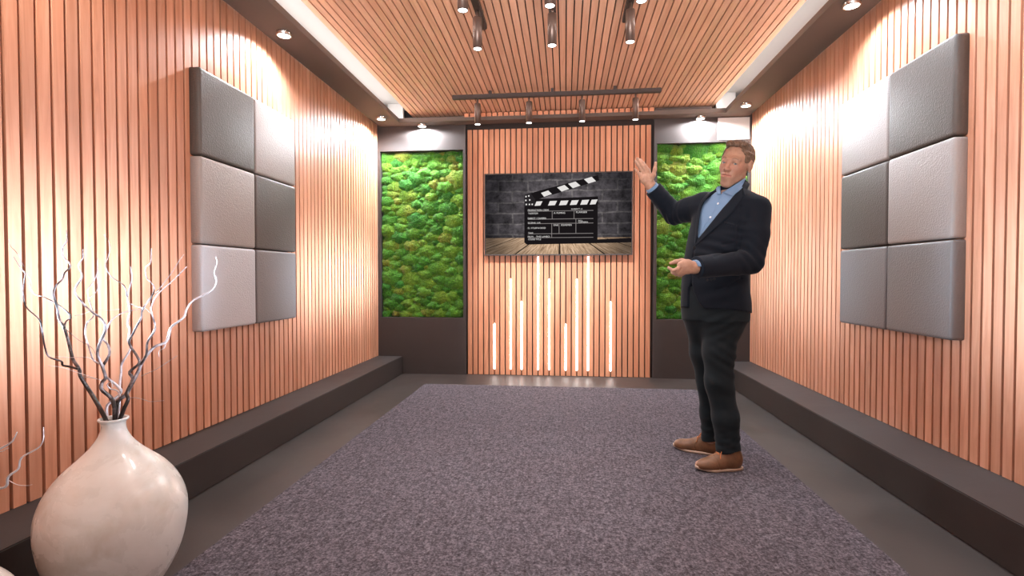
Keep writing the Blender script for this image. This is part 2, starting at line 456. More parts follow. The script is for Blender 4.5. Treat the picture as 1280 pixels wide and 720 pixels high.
# ================================================================== ACOUSTIC PADS
def pad(sgn, xw, y0, y1, z0, z1, m, label, group):
    """soft square pad with rounded edges on a side wall"""
    t = .062; g = .0025
    bm = bmesh.new()
    x0, x1 = (xw+.0005, xw+t) if sgn > 0 else (xw-t, xw-.0005)
    box(bm, x0, x1, y0+g, y1-g, z0+g, z1-g)
    ed = [e for e in bm.edges if not all(abs(v.co.x-xw) < .002 for v in e.verts)]
    bmesh.ops.bevel(bm, geom=ed, offset=.018, segments=5, affect='EDGES', profile=.6)
    o = bm_obj('acoustic_pad', bm, m, None, True)
    props(o, label, 'wall pad', group)
Z3 = [.762, 1.2545, 1.747, 2.238]
Ypad = [2.700, 3.216, 3.730]
lt = {('n', 2): ('pad_dark', 'dark brown square wall pad at the top of the left wall, nearer the vase'),
      ('f', 2): ('pad_light', 'light taupe square wall pad at the top of the left wall, nearer the moss'),
      ('n', 1): ('pad_light', 'light taupe square wall pad in the middle row of the left wall, nearer the vase'),
      ('f', 1): ('pad_dark', 'dark brown square wall pad in the middle row of the left wall, nearer the moss'),
      ('n', 0): ('pad_lit', 'palest grey square wall pad at the bottom of the left wall behind a branch tip'),
      ('f', 0): ('pad_mid', 'mid grey square wall pad at the bottom of the left wall, nearer the moss')}
for (c, r), (mm, lb) in lt.items():
    i = 0 if c == 'n' else 1
    pad(1, XL, Ypad[i], Ypad[i+1], Z3[r], Z3[r+1], M[mm], lb, 'square pads on the left wall')
rtp = {('n', 2): ('pad_dark', 'glossy dark square wall pad at the top of the right wall, farther from the man'),
       ('f', 2): ('pad_light', 'light taupe square wall pad at the top of the right wall, nearer the man'),
       ('n', 1): ('pad_light', 'light taupe wall pad in the middle row of the right wall, farther from the man'),
       ('f', 1): ('pad_dark', 'dark brown square wall pad in the middle row of the right wall, nearer the man'),
       ('n', 0): ('pad_mid', 'blue grey square wall pad at the bottom of the right wall, farther from the man'),
       ('f', 0): ('pad_mid', 'blue grey square wall pad at the bottom of the right wall, nearer the man')}
for (c, r), (mm, lb) in rtp.items():
    i = 0 if c == 'n' else 1
    pad(-1, XR, Ypad[i], Ypad[i+1], Z3[r], Z3[r+1], M[mm], lb, 'square pads on the right wall')

# ================================================================== MOSS PANELS
def moss_mat():
    m = mat('reindeer_moss', (.1, .3, .03), .9, spec=.15, sheen=.2); t = NT(m)
    at = t.n('ShaderNodeAttribute'); at.attribute_name = 'tone'
    sep = t.n('ShaderNodeSeparateColor'); t.l(at.outputs['Color'], sep.inputs[0])
    v = t.mapping()
    n1 = t.noise(v, 130, 5, .75); n2 = t.noise(v, 45, 4, .7)
    base = t.ramp(sep.outputs[0], [(.0, (.018, .15, .009)), (.4, (.055, .215, .012)), (.75, (.120, .27, .017)), (1., (.17, .21, .024))])
    f = t.val('ADD', t.val('MULTIPLY', n1, .65), t.val('MULTIPLY', n2, .35))
    sh = t.ramp(f, [(.33, (.16, .20, .12)), (.5, (.95, .95, .8)), (.66, (2.0, 1.85, 1.5))])
    t.color(t.mix(1., base, sh, 'MULTIPLY')); t.bump(f, 1.0, .02)
    return m
M['moss'] = moss_mat()
def moss(name, x0, x1, z0, z1, seed, label):
    rng = np.random.default_rng(seed)
    nx, nz = int((x1-x0)/.0052), int((z1-z0)/.0052)
    X, Z = np.meshgrid(np.linspace(x0+.002, x1-.002, nx), np.linspace(z0+.002, z1-.002, nz))
    H = np.full(X.shape, .006); T = np.full(X.shape, .3)
    # dart-thrown cushions, bigger first
    pts = []
    for rr, cnt in ((.125, 26), (.085, 110), (.052, 300), (.030, 420)):
        tries = 0; got = 0
        while got < cnt and tries < cnt*30:
            tries += 1
            cx, cz = rng.uniform(x0+.02, x1-.02), rng.uniform(z0+.02, z1-.02)
            w = rr*rng.uniform(.85, 1.25); h = w*rng.uniform(.55, .8)
            if all(((cx-a)/(w+c))**2 + ((cz-b)/(h+d))**2 > .42 for a, b, c, d in pts):
                pts.append((cx, cz, w, h)); got += 1
    for cx, cz, w, h in pts:
        ph = rng.uniform(0, 6.28, 4)
        dx, dz = X-cx, Z-cz
        ang = np.arctan2(dz, dx)
        wob = 1 + .10*np.sin(3*ang+ph[0]) + .07*np.sin(5*ang+ph[1]) + .05*np.sin(8*ang+ph[2])
        r2 = (dx/w)**2 + (dz/h)**2; r2 = r2/wob**2
        top = .020 + .40*min(w, .085)
        dome = top*np.sqrt(np.clip(1-r2, 0, 1))**.8 + rng.uniform(-.006, .010)
        m_ = (r2 < 1) & (dome > H)
        H[m_] = dome[m_]
        tone = np.clip(rng.normal(.48, .24), 0, 1)
        T[m_] = np.clip(tone + .12*np.sin(X*23+ph[3]), 0, 1)[m_]
    H += rng.normal(0, .0022, H.shape) + .004*np.sin(X*170+3*np.sin(Z*90))*np.sin(Z*190+2*np.sin(X*120))
    H = np.clip(H, .002, .068)
    Yp = YB+.058 - H
    co = np.stack([X, Yp, Z], -1).reshape(-1, 3)
    idx = np.arange(nx*nz).reshape(nz, nx)
    q = np.stack([idx[:-1, :-1], idx[:-1, 1:], idx[1:, 1:], idx[1:, :-1]], -1).reshape(-1, 4)
    me = grid_mesh(name, co, q)
    ca = me.color_attributes.new('tone', 'FLOAT_COLOR', 'POINT')
    c4 = np.ones((nx*nz, 4), np.float32); c4[:, 0] = T.reshape(-1); ca.data.foreach_set('color', c4.ravel())
    props(link_mesh(name, me, M['moss'], None, True), label, 'moss panel', 'moss panels in the back wall')
def grid_mesh(name, co, quads):
    me = bpy.data.meshes.new(name)
    me.vertices.add(len(co)); me.vertices.foreach_set('co', np.asarray(co, np.float32).ravel())
    me.loops.add(quads.size); me.loops.foreach_set('vertex_index', quads.astype(np.int32).ravel())
    me.polygons.add(len(quads)); me.polygons.foreach_set('loop_start', np.arange(0, quads.size, 4, dtype=np.int32))
    me.update(calc_edges=True); me.validate()
    return me
moss('moss_panel', -2.037, -1.109, .625, 2.459, 3, 'green cushion moss panel in the left recess, in full view')
moss('moss_panel', .959, 1.884, .625, 2.469, 5, 'green cushion moss panel in the right recess behind the man')

# ================================================================== LIGHT FITTINGS
def spot_lamp(name, loc, energy, angle, blend, col, target=None, radius=.03, parent=None):
    ld = bpy.data.lights.new(name, 'SPOT'); ld.energy = energy; ld.spot_size = math.radians(angle); ld.spot_blend = blend
    ld.color = col; ld.shadow_soft_size = radius
    o = bpy.data.objects.new(name, ld); COL.objects.link(o); o.location = loc
    if target is not None:
        d = Vector(target) - Vector(loc); o.rotation_euler = d.to_track_quat('-Z', 'Y').to_euler()
    return o
def area_lamp(name, loc, rot, sx, sy, energy, col=(1, 1, 1), spread=180):
    ld = bpy.data.lights.new(name, 'AREA'); ld.shape = 'RECTANGLE'; ld.size = sx; ld.size_y = sy; ld.energy = energy; ld.color = col
    ld.spread = math.radians(spread)
    o = bpy.data.objects.new(name, ld); COL.objects.link(o); o.location = loc; o.rotation_euler = rot
    return o

def downlight(x, y, label):
    t = thing('downlight', label, 'downlight', (x, y, ZS), 'round downlights in the soffit')
    bm = bmesh.new()
    lathe(bm, [(.050, 0), (.050, -.024), (.047, -.026), (.042, -.026), (.041, -.021), (0, -.021)][::-1], (x, y, ZS-.0005), 40)
    bm_obj('rim', bm, M['steel'], t)
    bm = bmesh.new(); lathe(bm, [(0, -.0245), (.0405, -.0245), (.0405, -.0215), (0, -.0215)], (x, y, ZS-.0005), 40)
    bm_obj('lens', bm, M['lens'], t)
    return t
DL = [(-1.895, 3.38, 'round downlight in the left soffit above the wall pads'),
      (-1.895, 5.25, 'round downlight in the left soffit at the far corner'),
      (-1.545, 5.545, 'round downlight in the back soffit above the left moss'),
      (1.385, 5.565, 'round downlight in the back soffit above the right moss'),
      (1.715, 5.20, 'round downlight in the right soffit at the far corner above the man'),
      (1.715, 3.36, 'round downlight in the right soffit above the wall pads')]
for x, y, lb in DL: downlight(x, y, lb)

def rail(name, x0, x1, y0, y1, mounts, label):
    t = thing(name, label, 'light rail', ((x0+x1)/2, (y0+y1)/2, 2.78), 'dark light rails under the ceiling')
    bm = bmesh.new(); box(bm, x0, x1, y0, y1, 2.742, 2.780)
    bmesh.ops.bevel(bm, geom=list(bm.edges), offset=.005, segments=2, affect='EDGES')
    bm_obj('track', bm, M['rail'], t)
    for mx, my in mounts:
        bm = bmesh.new(); box(bm, mx-.014, mx+.014, my-.014, my+.014, 2.779, 2.8125)
        bm_obj('mount', bm, M['rail'], t)
rail('light_rail', -1.058, .862, 4.835, 4.880, [(-.70, 4.857), (-.12, 4.857), (.45, 4.857)], 'long dark light rail running crosswise in front of the wood panel')
RX = [(-.550, 'left'), (-.083, 'middle'), (.392, 'right')]
for x, s in RX:
    rail('light_rail', x-.0225, x+.0225, 2.35, 3.52, [(x, 3.40), (x, 2.60)], f'dark light rail running away from the camera, {s} one of three')

def spotlight(x, y, label, group):
    t = thing('spotlight', label, 'spotlight', (x, y, 2.742), group)
    bm = bmesh.new(); lathe(bm, [(0, 2.690), (.0085, 2.690), (.0085, 2.7418), (0, 2.7418)], (x, y, 0), 16); bm_obj('stem', bm, M['bronze'], t)
    bm = bmesh.new()
    lathe(bm, [(0, 2.512), (.0235, 2.512), (.0255, 2.503), (.0285, 2.503), (.0285, 2.690), (.0265, 2.697), (0, 2.697)], (x, y, 0), 32)
    bm_obj('housing', bm, M['bronze'], t)
    bm = bmesh.new(); lathe(bm, [(0, 2.5045), (.0245, 2.5045), (.0245, 2.511), (0, 2.511)], (x, y, 0), 32); bm_obj('lens', bm, M['lens'], t)
    return t
names4 = ['first', 'second', 'third', 'fourth']
for i, x in enumerate((-.820, -.336, .153, .635)):
    spotlight(x, 4.857, f'brown cylinder spotlight on the crosswise rail, {names4[i]} from the left', 'spotlights on the crosswise rail')
for x, s in RX:
    spotlight(x, 3.26, f'brown cylinder spotlight on the {s} long rail, the farther one', 'spotlights on the three long rails')
    spotlight(x, 2.786, f'brown cylinder spotlight on the {s} long rail, the nearer one cut by the frame', 'spotlights on the three long rails')


# ================================================================== VASES AND BRANCHES
def ceramic():
    m = mat('cream_ceramic', (.72, .66, .58), .22, spec=.5, coat=.35); t = NT(m)
    v = t.mapping()
    n1 = t.noise(v, 7, 6, .65, .4); n2 = t.noise(v, 2.6, 4, .6); n3 = t.noise(v, 40, 4, .6)
    c = t.ramp(n1, [(.30, (.60, .565, .50)), (.46, (.71, .695, .66)), (.7, (.77, .76, .735))])
    c = t.mix(t.val('MULTIPLY', t.ramp(n2, [(.56, (0, 0, 0)), (.72, (1, 1, 1))]), .35), c, (.42, .31, .20))
    t.color(c); t.bump(n3, .05, .002)
    t.l(t.val('MULTIPLY_ADD', n1, .3, .12), t.b.inputs['Roughness'])
    return m
M['ceramic'] = ceramic()
def bark(name, dark, light, thr):
    m = mat(name, dark, .38, .25); t = NT(m)
    v = t.mapping()
    at = t.n('ShaderNodeAttribute'); at.attribute_name = 'tip'
    n = t.noise(v, 26, 3, .6)
    f = t.val('ADD', t.val('MULTIPLY', n, .9), at.outputs['Fac'])
    t.color(t.ramp(f, [(thr, dark), (thr+.16, (.22, .18, .185)), (thr+.34, light)]))
    return m
M['bark_dark'] = bark('bark_dark', (.026, .018, .016), (.55, .50, .52), .52)
M['bark_pale'] = bark('bark_pale', (.10, .08, .085), (.72, .68, .70), .34)

def vase(c, s, label, rim=True):
    prof = [(0, 0), (.074, 0), (.089, .006), (.125, .035), (.160, .090), (.188, .155), (.202, .220), (.2065, .272), (.203, .315), (.190, .360), (.168, .402),
            (.138, .440), (.102, .474), (.070, .506), (.048, .536), (.0365, .562), (.0335, .580), (.0355, .592), (.0415, .598), (.0430, .602), (.0410, .605),
            (.0355, .603), (.031, .590), (.029, .565), (.030, .50), (0, .49)]
    # smooth the profile
    P = spline([(r, z, 0) for r, z in prof[:-1]], 3); P = [(max(p[0], 0), p[1]) for p in P] + [prof[-1]]
    P[0] = (0, 0)
    bm = bmesh.new(); lathe(bm, [(r*s, z*s) for r, z in P], c, 72)
    o = bm_obj('vase', bm, M['ceramic']); props(o, label, 'vase'); return o
VC = (-1.486, 1.57, .0005)
vase(VC, 1.0, 'large cream teardrop vase on the floor holding twisted dark branches')

def branch(name, label, group, segs, mtl, Yb, base_r):
    """segs: list of (pixel polyline, depth slope, start depth offset, r0, r1, tip0, tip1). All segments of one branch share one mesh."""
    bm = bmesh.new(); tl = []
    for pts, d0, d1, r0, r1, t0, t1 in segs:
        n = len(pts)
        wp = [W(px, py, Yb + d0 + (d1-d0)*i/(n-1) + .010*math.sin(i*2.1+px)) for i, (px, py) in enumerate(pts)]
        wp = spline(wp, 4); m_ = len(wp)
        k0 = len(bm.verts)
        tube(bm, wp, [r0 + (r1-r0)*(i/(m_-1))**.8 for i in range(m_)], 8)
        tl += [t0 + (t1-t0)*((j//8)/(m_-1)) for j in range(len(bm.verts)-k0)]
    me = bpy.data.meshes.new(name); bm.to_mesh(me); bm.free()
    a = me.attributes.new('tip', 'FLOAT', 'POINT'); a.data.foreach_set('value', np.array(tl, np.float32))
    o = link_mesh(name, me, mtl); props(o, label, 'branch', group); return o
G = 'twisted branches in the cream vase'
YB_ = 1.57
A1 = [(138.5, 552), (136, 540), (132.9, 526.3), (124.1, 508.8), (112.5, 489.4), (100.8, 470.9), (98.9, 461.2), (91.1, 448.6), (86.2, 429.2), (80.4, 409.7), (74, 398.3), (71.3, 382), (66.8, 367.6), (70.4, 356.8), (77.6, 349.6), (81.2, 340.5), (88.4, 332.4), (79.4, 320.7), (78.5, 309.9), (83.9, 300.8), (83, 288)]
A2 = [(98.9, 461.5), (87.2, 458.3), (78.5, 456.4), (76.5, 451.5), (61, 445.7), (55.5, 431), (53.2, 416), (49.6, 400), (36.1, 387.5), (30.7, 378.4), (28.9, 362.2), (31.6, 342.3), (27, 337), (17, 320.7)]
A2b = [(29.8, 333), (21, 316), (13.5, 308), (10.8, 299)]
A3 = [(80.4, 410), (82.5, 402), (88.4, 394.7), (72.2, 380.3), (54, 371), (43.3, 367.6), (37.9, 358.6), (38.5, 350), (30.7, 338.7)]
A4 = [(100.8, 470.9), (112, 472), (126, 475)]
A5 = [(80.4, 409.7), (97, 424), (114, 434), (120, 444)]
branch('branch', 'thick dark branch leaning far left out of the cream vase with forked tips', G,
       [(A1, 0, .10, .0080, .0013, 0, .30), (A2, .02, -.10, .0042, .0011, .0, .25), (A2b, -.09, -.12, .0010, .0006, .2, .3), (A3, .04, .14, .0032, .0009, .05, .25), (A4, .03, .0, .0013, .0007, .5, .6), (A5, .04, .12, .0011, .0006, .1, .2)], M['bark_dark'], YB_, 0)
B1 = [(141.5, 552), (143, 540), (143.6, 522.4), (142.6, 506.9), (138.7, 497.2), (127, 486.5), (128, 477.7), (131.9, 471.9), (128, 458.3), (122.2, 442.8), (124.1, 431.1), (130.9, 415.5), (131.5, 405.6), (125.1, 396.5), (115.2, 390.2), (103.5, 378.5), (93.5, 363.1), (102.6, 346), (98, 333.3), (103.5, 322.5), (103.5, 311.5)]
B2 = [(128, 458), (136.8, 442.8), (134.8, 431.1), (129, 423), (132.9, 412.8), (139.6, 400.1), (151.3, 392), (163, 388.4), (177.5, 385.7)]
B3 = [(129.5, 458), (127, 455.4), (117.3, 450.5), (111.5, 435), (106.6, 417.5), (108.9, 403.8), (117, 394.7), (113, 380), (110.7, 371), (109.8, 362.2), (117.9, 350), (122, 338), (122, 322)]
B3b = [(110.7, 373), (120, 365), (123, 356), (121, 346)]
B4 = [(93.5, 394.5), (104, 392.5), (117, 388), (135, 388), (150, 386.5)]
branch('branch', 'dark winding branch from the middle of the cream vase, crossing itself', G,
       [(B1, .0, -.13, .0080, .0012, 0, .34), (B2, .0, .06, .0048, .0010, .1, .7), (B3, .0, .12, .0036, .0010, .35, .3), (B3b, .10, .12, .0013, .0007, .3, .3), (B4, .02, .08, .0008, .0006, .8, .9)], M['bark_dark'], YB_, 0)
D1 = [(139.5, 552), (136.5, 540), (132.9, 512.7), (137.7, 503), (149.4, 493.3), (151.4, 487.5), (149.4, 483.6), (151.4, 466), (152.3, 454.4), (163, 436), (160.1, 425.3), (162, 412), (159.5, 405.6), (161, 395), (162.2, 387.5), (159.5, 371.3), (161.3, 362.2), (164.9, 347.8), (163, 333)]
D2 = [(151.4, 487.5), (143.6, 479.7), (132.9, 470.9), (129, 462)]
D3 = [(159.5, 371.3), (154.9, 356.8), (139.6, 346), (132.4, 332.4), (137.8, 311.7), (136, 302.6), (129.7, 293.5)]
D4 = [(161, 379), (170, 383), (182, 386), (190, 394)]
branch('branch', 'silvery branch rising straight up from the cream vase', G,
       [(D1, .02, .16, .0060, .0012, .45, .32), (D2, .03, .01, .0045, .0030, .5, .2), (D3, .13, .20, .0022, .0008, .15, .3), (D4, .12, .10, .0016, .0007, .6, .7)], M['bark_dark'], YB_+.01, 0)
E0 = [(142.5, 552), (144.5, 540), (145.5, 505), (157.2, 493.3), (165.9, 477.7), (173, 464), (176.6, 455), (184.4, 442.8), (194.1, 433), (207.7, 427.2), (212, 414.5), (215.4, 407.4), (229.9, 396.5), (233.5, 385.7), (242.5, 374.9), (264.2, 363.1), (270.5, 351.4), (267.8, 340.6), (271.4, 327.9), (269.6, 321)]
E3 = [(176.6, 455), (183, 443), (184.4, 428), (193.1, 413.6), (193.8, 405.6), (190.1, 393), (189.2, 383.9), (197.4, 367.6), (217.2, 349.6), (233.5, 333.3)]
E6 = [(207.7, 427.2), (205, 435), (199, 438.5), (198.5, 446)]
E7 = [(176.6, 470), (194.1, 462.2), (203.8, 456.4), (221.3, 444.7)]
branch('branch', 'long branch reaching right out of the cream vase, white at its tip', G,
       [(E0, .0, .10, .0078, .0014, -.05, .95), (E3, .0, -.10, .0042, .0009, .1, .5), (E6, .06, .02, .0018, .0007, .9, .9), (E7, .02, -.06, .0009, .0005, .5, .7)], M['bark_dark'], YB_, 0)
C1 = [(143.5, 552), (145.5, 538), (150.3, 523.4), (155.2, 510.8), (160.1, 499.1), (158.5, 491), (165.9, 474), (162, 465.1), (173.7, 454.4), (171.8, 446), (163.5, 433.5), (161.5, 427), (165, 419.4), (171, 408), (176.6, 396.5), (178.4, 385.7), (188.3, 373), (192.8, 358.6), (183.8, 347.8), (182, 335.1), (188.3, 327.9), (189.2, 310.5)]
C2 = [(158.5, 498), (165.9, 497), (178, 499), (188.3, 502), (204.8, 500.7)]
C3 = [(178.4, 389), (186, 374), (199, 361), (213.6, 342.4), (222.6, 327.9), (229.9, 318)]
branch('branch', 'dark looping branch at the right of the cream vase mouth', G,
       [(C1, .0, .05, .0072, .0011, -.05, .33), (C2, .01, -.08, .0011, .0006, .8, .8), (C3, .03, .12, .0018, .0006, .3, .45)], M['bark_dark'], YB_-.004, 0)
T1 = [(142, 552), (146, 535), (149.4, 493.3), (138, 486), (134, 481), (139, 477.5), (141, 484)]
T2 = [(60, 457), (76, 459), (98, 466), (128, 476)]
T3 = [(69.7, 445.7), (88, 447), (108.6, 446.6), (119, 452)]
branch('branch', 'thin pale twig curling low among the branches of the cream vase', G,
       [(T1, .02, -.03, .0045, .0009, .7, .8), (T2, -.04, -.01, .0007, .0009, .8, .8), (T3, -.05, -.01, .0006, .0009, .8, .8)], M['bark_pale'], YB_+.012, 0)

# second vase, almost wholly outside the frame at the lower left corner
V2 = (-1.50, 1.10, .0005)
vase(V2, .73, 'second cream vase cut off at the lower left corner of the photo')
def b2(pts, r0, r1, t0, t1): return (pts, .0, -.05, r0, r1, t0, t1)
G2 = 'branches of the second vase'
b0 = PX((V2[0], V2[1], .37)); b1 = PX((V2[0], V2[1], .438))
branch('branch', 'pale twig reaching in from the left edge, the lower one, above the second vase', G2,
       [b2([b0, b1, (-36, 616), (-12, 609), (0, 610.4), (8.3, 607), (10.4, 595.8), (22.9, 586), (27, 572), (47, 560.4), (54, 550), (54.4, 534)], .0050, .0009, .2, .5),
        b2([(10, 600), (22, 606), (34.7, 607), (40, 605.6)], .0009, .0006, .5, .6)], M['bark_pale'], V2[1], 0)
branch('branch', 'pale twig reaching in from the left edge, the upper one, above the second vase', G2,
       [b2([b0, (b1[0]-4, b1[1]), (-44, 590), (-20, 570), (0, 561), (13.7, 553), (18, 547), (21.4, 540)], .0050, .0009, .2, .5),
        b2([(-6, 565), (3, 564), (8, 561), (11, 560)], .0010, .0006, .5, .6)], M['bark_pale'], V2[1]-.008, 0)

# ================================================================== THE MAN
class Field:
    """signed distance samples on a regular grid, meshed with surface nets"""
    def __init__(s, lo, hi, h):
        s.lo = np.array(lo, float); s.h = h
        s.n = np.ceil((np.array(hi)-s.lo)/h).astype(int)+1
        s.D = np.full(s.n, 9., np.float32)
        s.ax = [s.lo[i] + h*np.arange(s.n[i]) for i in range(3)]
    def sl(s, lo, hi):
        a = np.clip(np.floor((np.asarray(lo)-s.lo)/s.h).astype(int), 0, s.n)
        b = np.clip(np.ceil((np.asarray(hi)-s.lo)/s.h).astype(int)+1, 0, s.n)
        return tuple(slice(int(i), int(j)) for i, j in zip(a, b))
    def pts(s, sl):
        return np.meshgrid(*[s.ax[i][sl[i]] for i in range(3)], indexing='ij')
    def put(s, fn, lo, hi, k=.02, mode='add', m=None):
        m = max(k*1.5, .012) if m is None else m
        sl = s.sl(np.asarray(lo)-m, np.asarray(hi)+m)
        X, Y, Z = s.pts(sl)
        if X.size == 0: return
        d = fn(X, Y, Z).astype(np.float32); D = s.D[sl]
        if mode == 'add':
            if k <= 0: s.D[sl] = np.minimum(D, d); return
            h = np.clip(.5+.5*(D-d)/k, 0, 1); s.D[sl] = D*(1-h)+d*h-k*h*(1-h)
        elif mode == 'sub':
            if k <= 0: s.D[sl] = np.maximum(D, -d); return
            h = np.clip(.5-.5*(D+d)/k, 0, 1); s.D[sl] = D*(1-h)-d*h+k*h*(1-h)
        elif mode == 'disp':
            s.D[sl] = D + d
    def cap(s, a, b, ra, rb, k=.02, mode='add', flat=None, cut=None):
        """tapered capsule; flat=(dir, factor) squashes it along dir; cut = list of (point, outward normal)"""
        a = np.asarray(a, float); b = np.asarray(b, float); R = max(ra, rb)
        def fn(X, Y, Z):
            P = np.stack([X, Y, Z], -1)
            q, aa, bb = P-a, 0*a, b-a
            if flat is not None:
                n, fc = np.asarray(flat[0], float), flat[1]; n = n/np.linalg.norm(n)
                q = q + (q@n)[..., None]*n*(1/fc-1); bb = bb + (bb@n)*n*(1/fc-1)
            L2 = bb@bb + 1e-12
            t = np.clip((q@bb)/L2, 0, 1)
            d = np.linalg.norm(q - t[..., None]*bb, axis=-1) - (ra+(rb-ra)*t)
            if cut is not None:
                for p, n in cut:
                    n = np.asarray(n, float)/np.linalg.norm(n); d = np.maximum(d, (P-np.asarray(p))@n)
            return d
        s.put(fn, np.minimum(a, b)-R, np.maximum(a, b)+R, k, mode)
    def ell(s, c, r, k=.02, mode='add', R=None):
        """ellipsoid with axes given by the rows of R"""
        c = np.asarray(c, float); r = np.asarray(r, float); Rm = np.eye(3) if R is None else np.asarray(R)
        def fn(X, Y, Z):
            q = (np.stack([X, Y, Z], -1)-c) @ Rm.T
            k0 = np.linalg.norm(q/r, axis=-1); k1 = np.linalg.norm(q/(r*r), axis=-1)+1e-9
            return k0*(k0-1)/k1
        s.put(fn, c-r.max(), c+r.max(), k, mode)
    def at(s, P):
        g = (np.asarray(P)-s.lo)/s.h
        i = np.clip(np.floor(g).astype(int), 0, s.n-2); f = g-i; o = 0
        for dx in (0, 1):
            for dy in (0, 1):
                for dz in (0, 1):
                    wgt = (f[..., 0] if dx else 1-f[..., 0])*(f[..., 1] if dy else 1-f[..., 1])*(f[..., 2] if dz else 1-f[..., 2])
                    o = o + wgt*s.D[i[..., 0]+dx, i[..., 1]+dy, i[..., 2]+dz]
        return o
    def mesh(s, name):
        D = s.D; D[0] = D[-1] = 9; D[:, 0] = D[:, -1] = 9; D[:, :, 0] = D[:, :, -1] = 9
        neg = D < 0
        n = s.n
        c = np.zeros(n-1, np.int8)
        for dx in (0, 1):
            for dy in (0, 1):
                for dz in (0, 1):
                    c += neg[dx:n[0]-1+dx, dy:n[1]-1+dy, dz:n[2]-1+dz]
        act = (c > 0) & (c < 8); I = np.argwhere(act)
        vid = np.full(n-1, -1, np.int32); vid[act] = np.arange(len(I))
        acc = np.zeros((len(I), 3)); cnt = np.zeros(len(I))
        cor = [(dx, dy, dz) for dx in (0, 1) for dy in (0, 1) for dz in (0, 1)]
        val = [D[I[:, 0]+a, I[:, 1]+b, I[:, 2]+c_] for a, b, c_ in cor]
        for i in range(8):
            for j in range(i+1, 8):
                if sum(abs(cor[i][q]-cor[j][q]) for q in range(3)) != 1: continue
                m = (val[i] < 0) != (val[j] < 0)
                t = val[i][m]/(val[i][m]-val[j][m])
                acc[m] += np.array(cor[i]) + t[:, None]*(np.array(cor[j])-np.array(cor[i])); cnt[m] += 1
        V = s.lo + s.h*(I + acc/cnt[:, None])
        Q = []
        for ax in range(3):
            u, v = [(1, 2), (2, 0), (0, 1)][ax]
            sa = [slice(1, -1)]*3; sa[ax] = slice(0, -1); sb = list(sa); sb[ax] = slice(1, None)
            a = neg[tuple(sa)]; b = neg[tuple(sb)]
            E_ = np.argwhere(a != b); base = E_.copy()
            for q in range(3):
                if q != ax: base[:, q] += 1
            fl = a[tuple(E_.T)]
            def vd(du, dv):
                k_ = base.copy(); k_[:, u] -= du; k_[:, v] -= dv; return vid[tuple(k_.T)]
            q4 = np.stack([vd(1, 1), vd(0, 1), vd(0, 0), vd(1, 0)], -1)
            q4[~fl] = q4[~fl][:, ::-1]
            Q.append(q4)
        return grid_mesh(name, V, np.concatenate(Q))

def seg_chain(fld, P, R, k=.02, **kw):
    for i in range(len(P)-1): fld.cap(P[i], P[i+1], R[i], R[i+1], k, **kw)

# ---------------------------------------------------------------- skeleton (photo pixel, depth)
FD = np.array([-.68, -.733, 0]); LD = np.array([.733, -.68, 0]); UP = np.array([0, 0, 1.])
FLO = .012                                         # top of the carpet
shL, elL, wrL = W(946, 258, 2.94), W(938, 327, 2.89), W(868, 334.5, 2.735)
shR, elR, wrR = W(879, 256, 3.15), W(843, 268, 3.30), W(813.5, 232.5, 3.24)
hipL, knL, anL = W(904, 402, 3.00), W(899, 478, 2.965), W(911, 563, 2.965)
hipR, knR, anR = W(880, 402, 3.12), W(887, 478, 3.135), W(890, 548, 3.19)
# torso outline: (px, py, Y, half width, half depth)
TOR = [(913, 236, 3.04, .060, .060), (912, 243, 3.045, .105, .080), (910, 255, 3.05, .178, .104), (907, 275, 3.05, .192, .126), (901, 300, 3.05, .186, .134),
       (894, 330, 3.05, .176, .137), (893, 355, 3.05, .181, .140), (894, 378, 3.05, .190, .143), (894, 398, 3.05, .192, .143)]
def torso_fn(sc_a, sc_b, zlo, zhi, grow=0.):
    c = np.array([W(*t[:3]) for t in TOR]); z = c[::-1, 2]
    A = np.array([t[3] for t in TOR])[::-1]; B = np.array([t[4] for t in TOR])[::-1]
    def fn(X, Y, Z):
        zz = np.clip(Z, z[0], z[-1])
        cx = np.interp(zz, z, c[::-1, 0]); cy = np.interp(zz, z, c[::-1, 1]); a = np.interp(zz, z, A)*sc_a+grow; b = np.interp(zz, z, B)*sc_b+grow
        l = (X-cx)*LD[0]+(Y-cy)*LD[1]; f = (X-cx)*FD[0]+(Y-cy)*FD[1]
        r = ((np.abs(l)/a)**2.4+(np.abs(f)/b)**2.4)**(1/2.4)
        d = (r-1)*np.minimum(a, b)*.95
        return np.maximum(d, np.maximum(zlo-Z, Z-zhi))
    lo = c.min(0)-.22; hi = c.max(0)+.22; lo[2] = zlo; hi[2] = zhi
    return fn, lo, hi

man = thing('person', 'man in dark navy suit and light blue shirt gesturing towards the television', 'person', (float(W(905, 560, 3.05)[0]), 3.06, FLO))

# head frame
def nrm(v): return np.asarray(v, float)/np.linalg.norm(v)
HC = W(919.5, 205.0, 2.99)
yaw_h, roll_h, pit_h = math.radians(-21), math.radians(15), math.radians(-6)
viewd = nrm(np.array([0, 0, CAM_H+.0])-HC); viewd[2] = 0; viewd = nrm(viewd)
side = nrm(np.cross(UP, viewd))                      # photo right when he faces the camera
hf = nrm(viewd*math.cos(yaw_h) + side*math.sin(yaw_h)); hr = nrm(np.cross(UP, hf)); hu = UP.copy()
hu, hr = hu*math.cos(roll_h)+hr*math.sin(roll_h), hr*math.cos(roll_h)-hu*math.sin(roll_h)
hf, hu = hf*math.cos(pit_h)+hu*math.sin(pit_h), hu*math.cos(pit_h)-hf*math.sin(pit_h)
HR = np.stack([hr, hu, hf])
def HP(r, u, f): return HC + hr*r + hu*u + hf*f

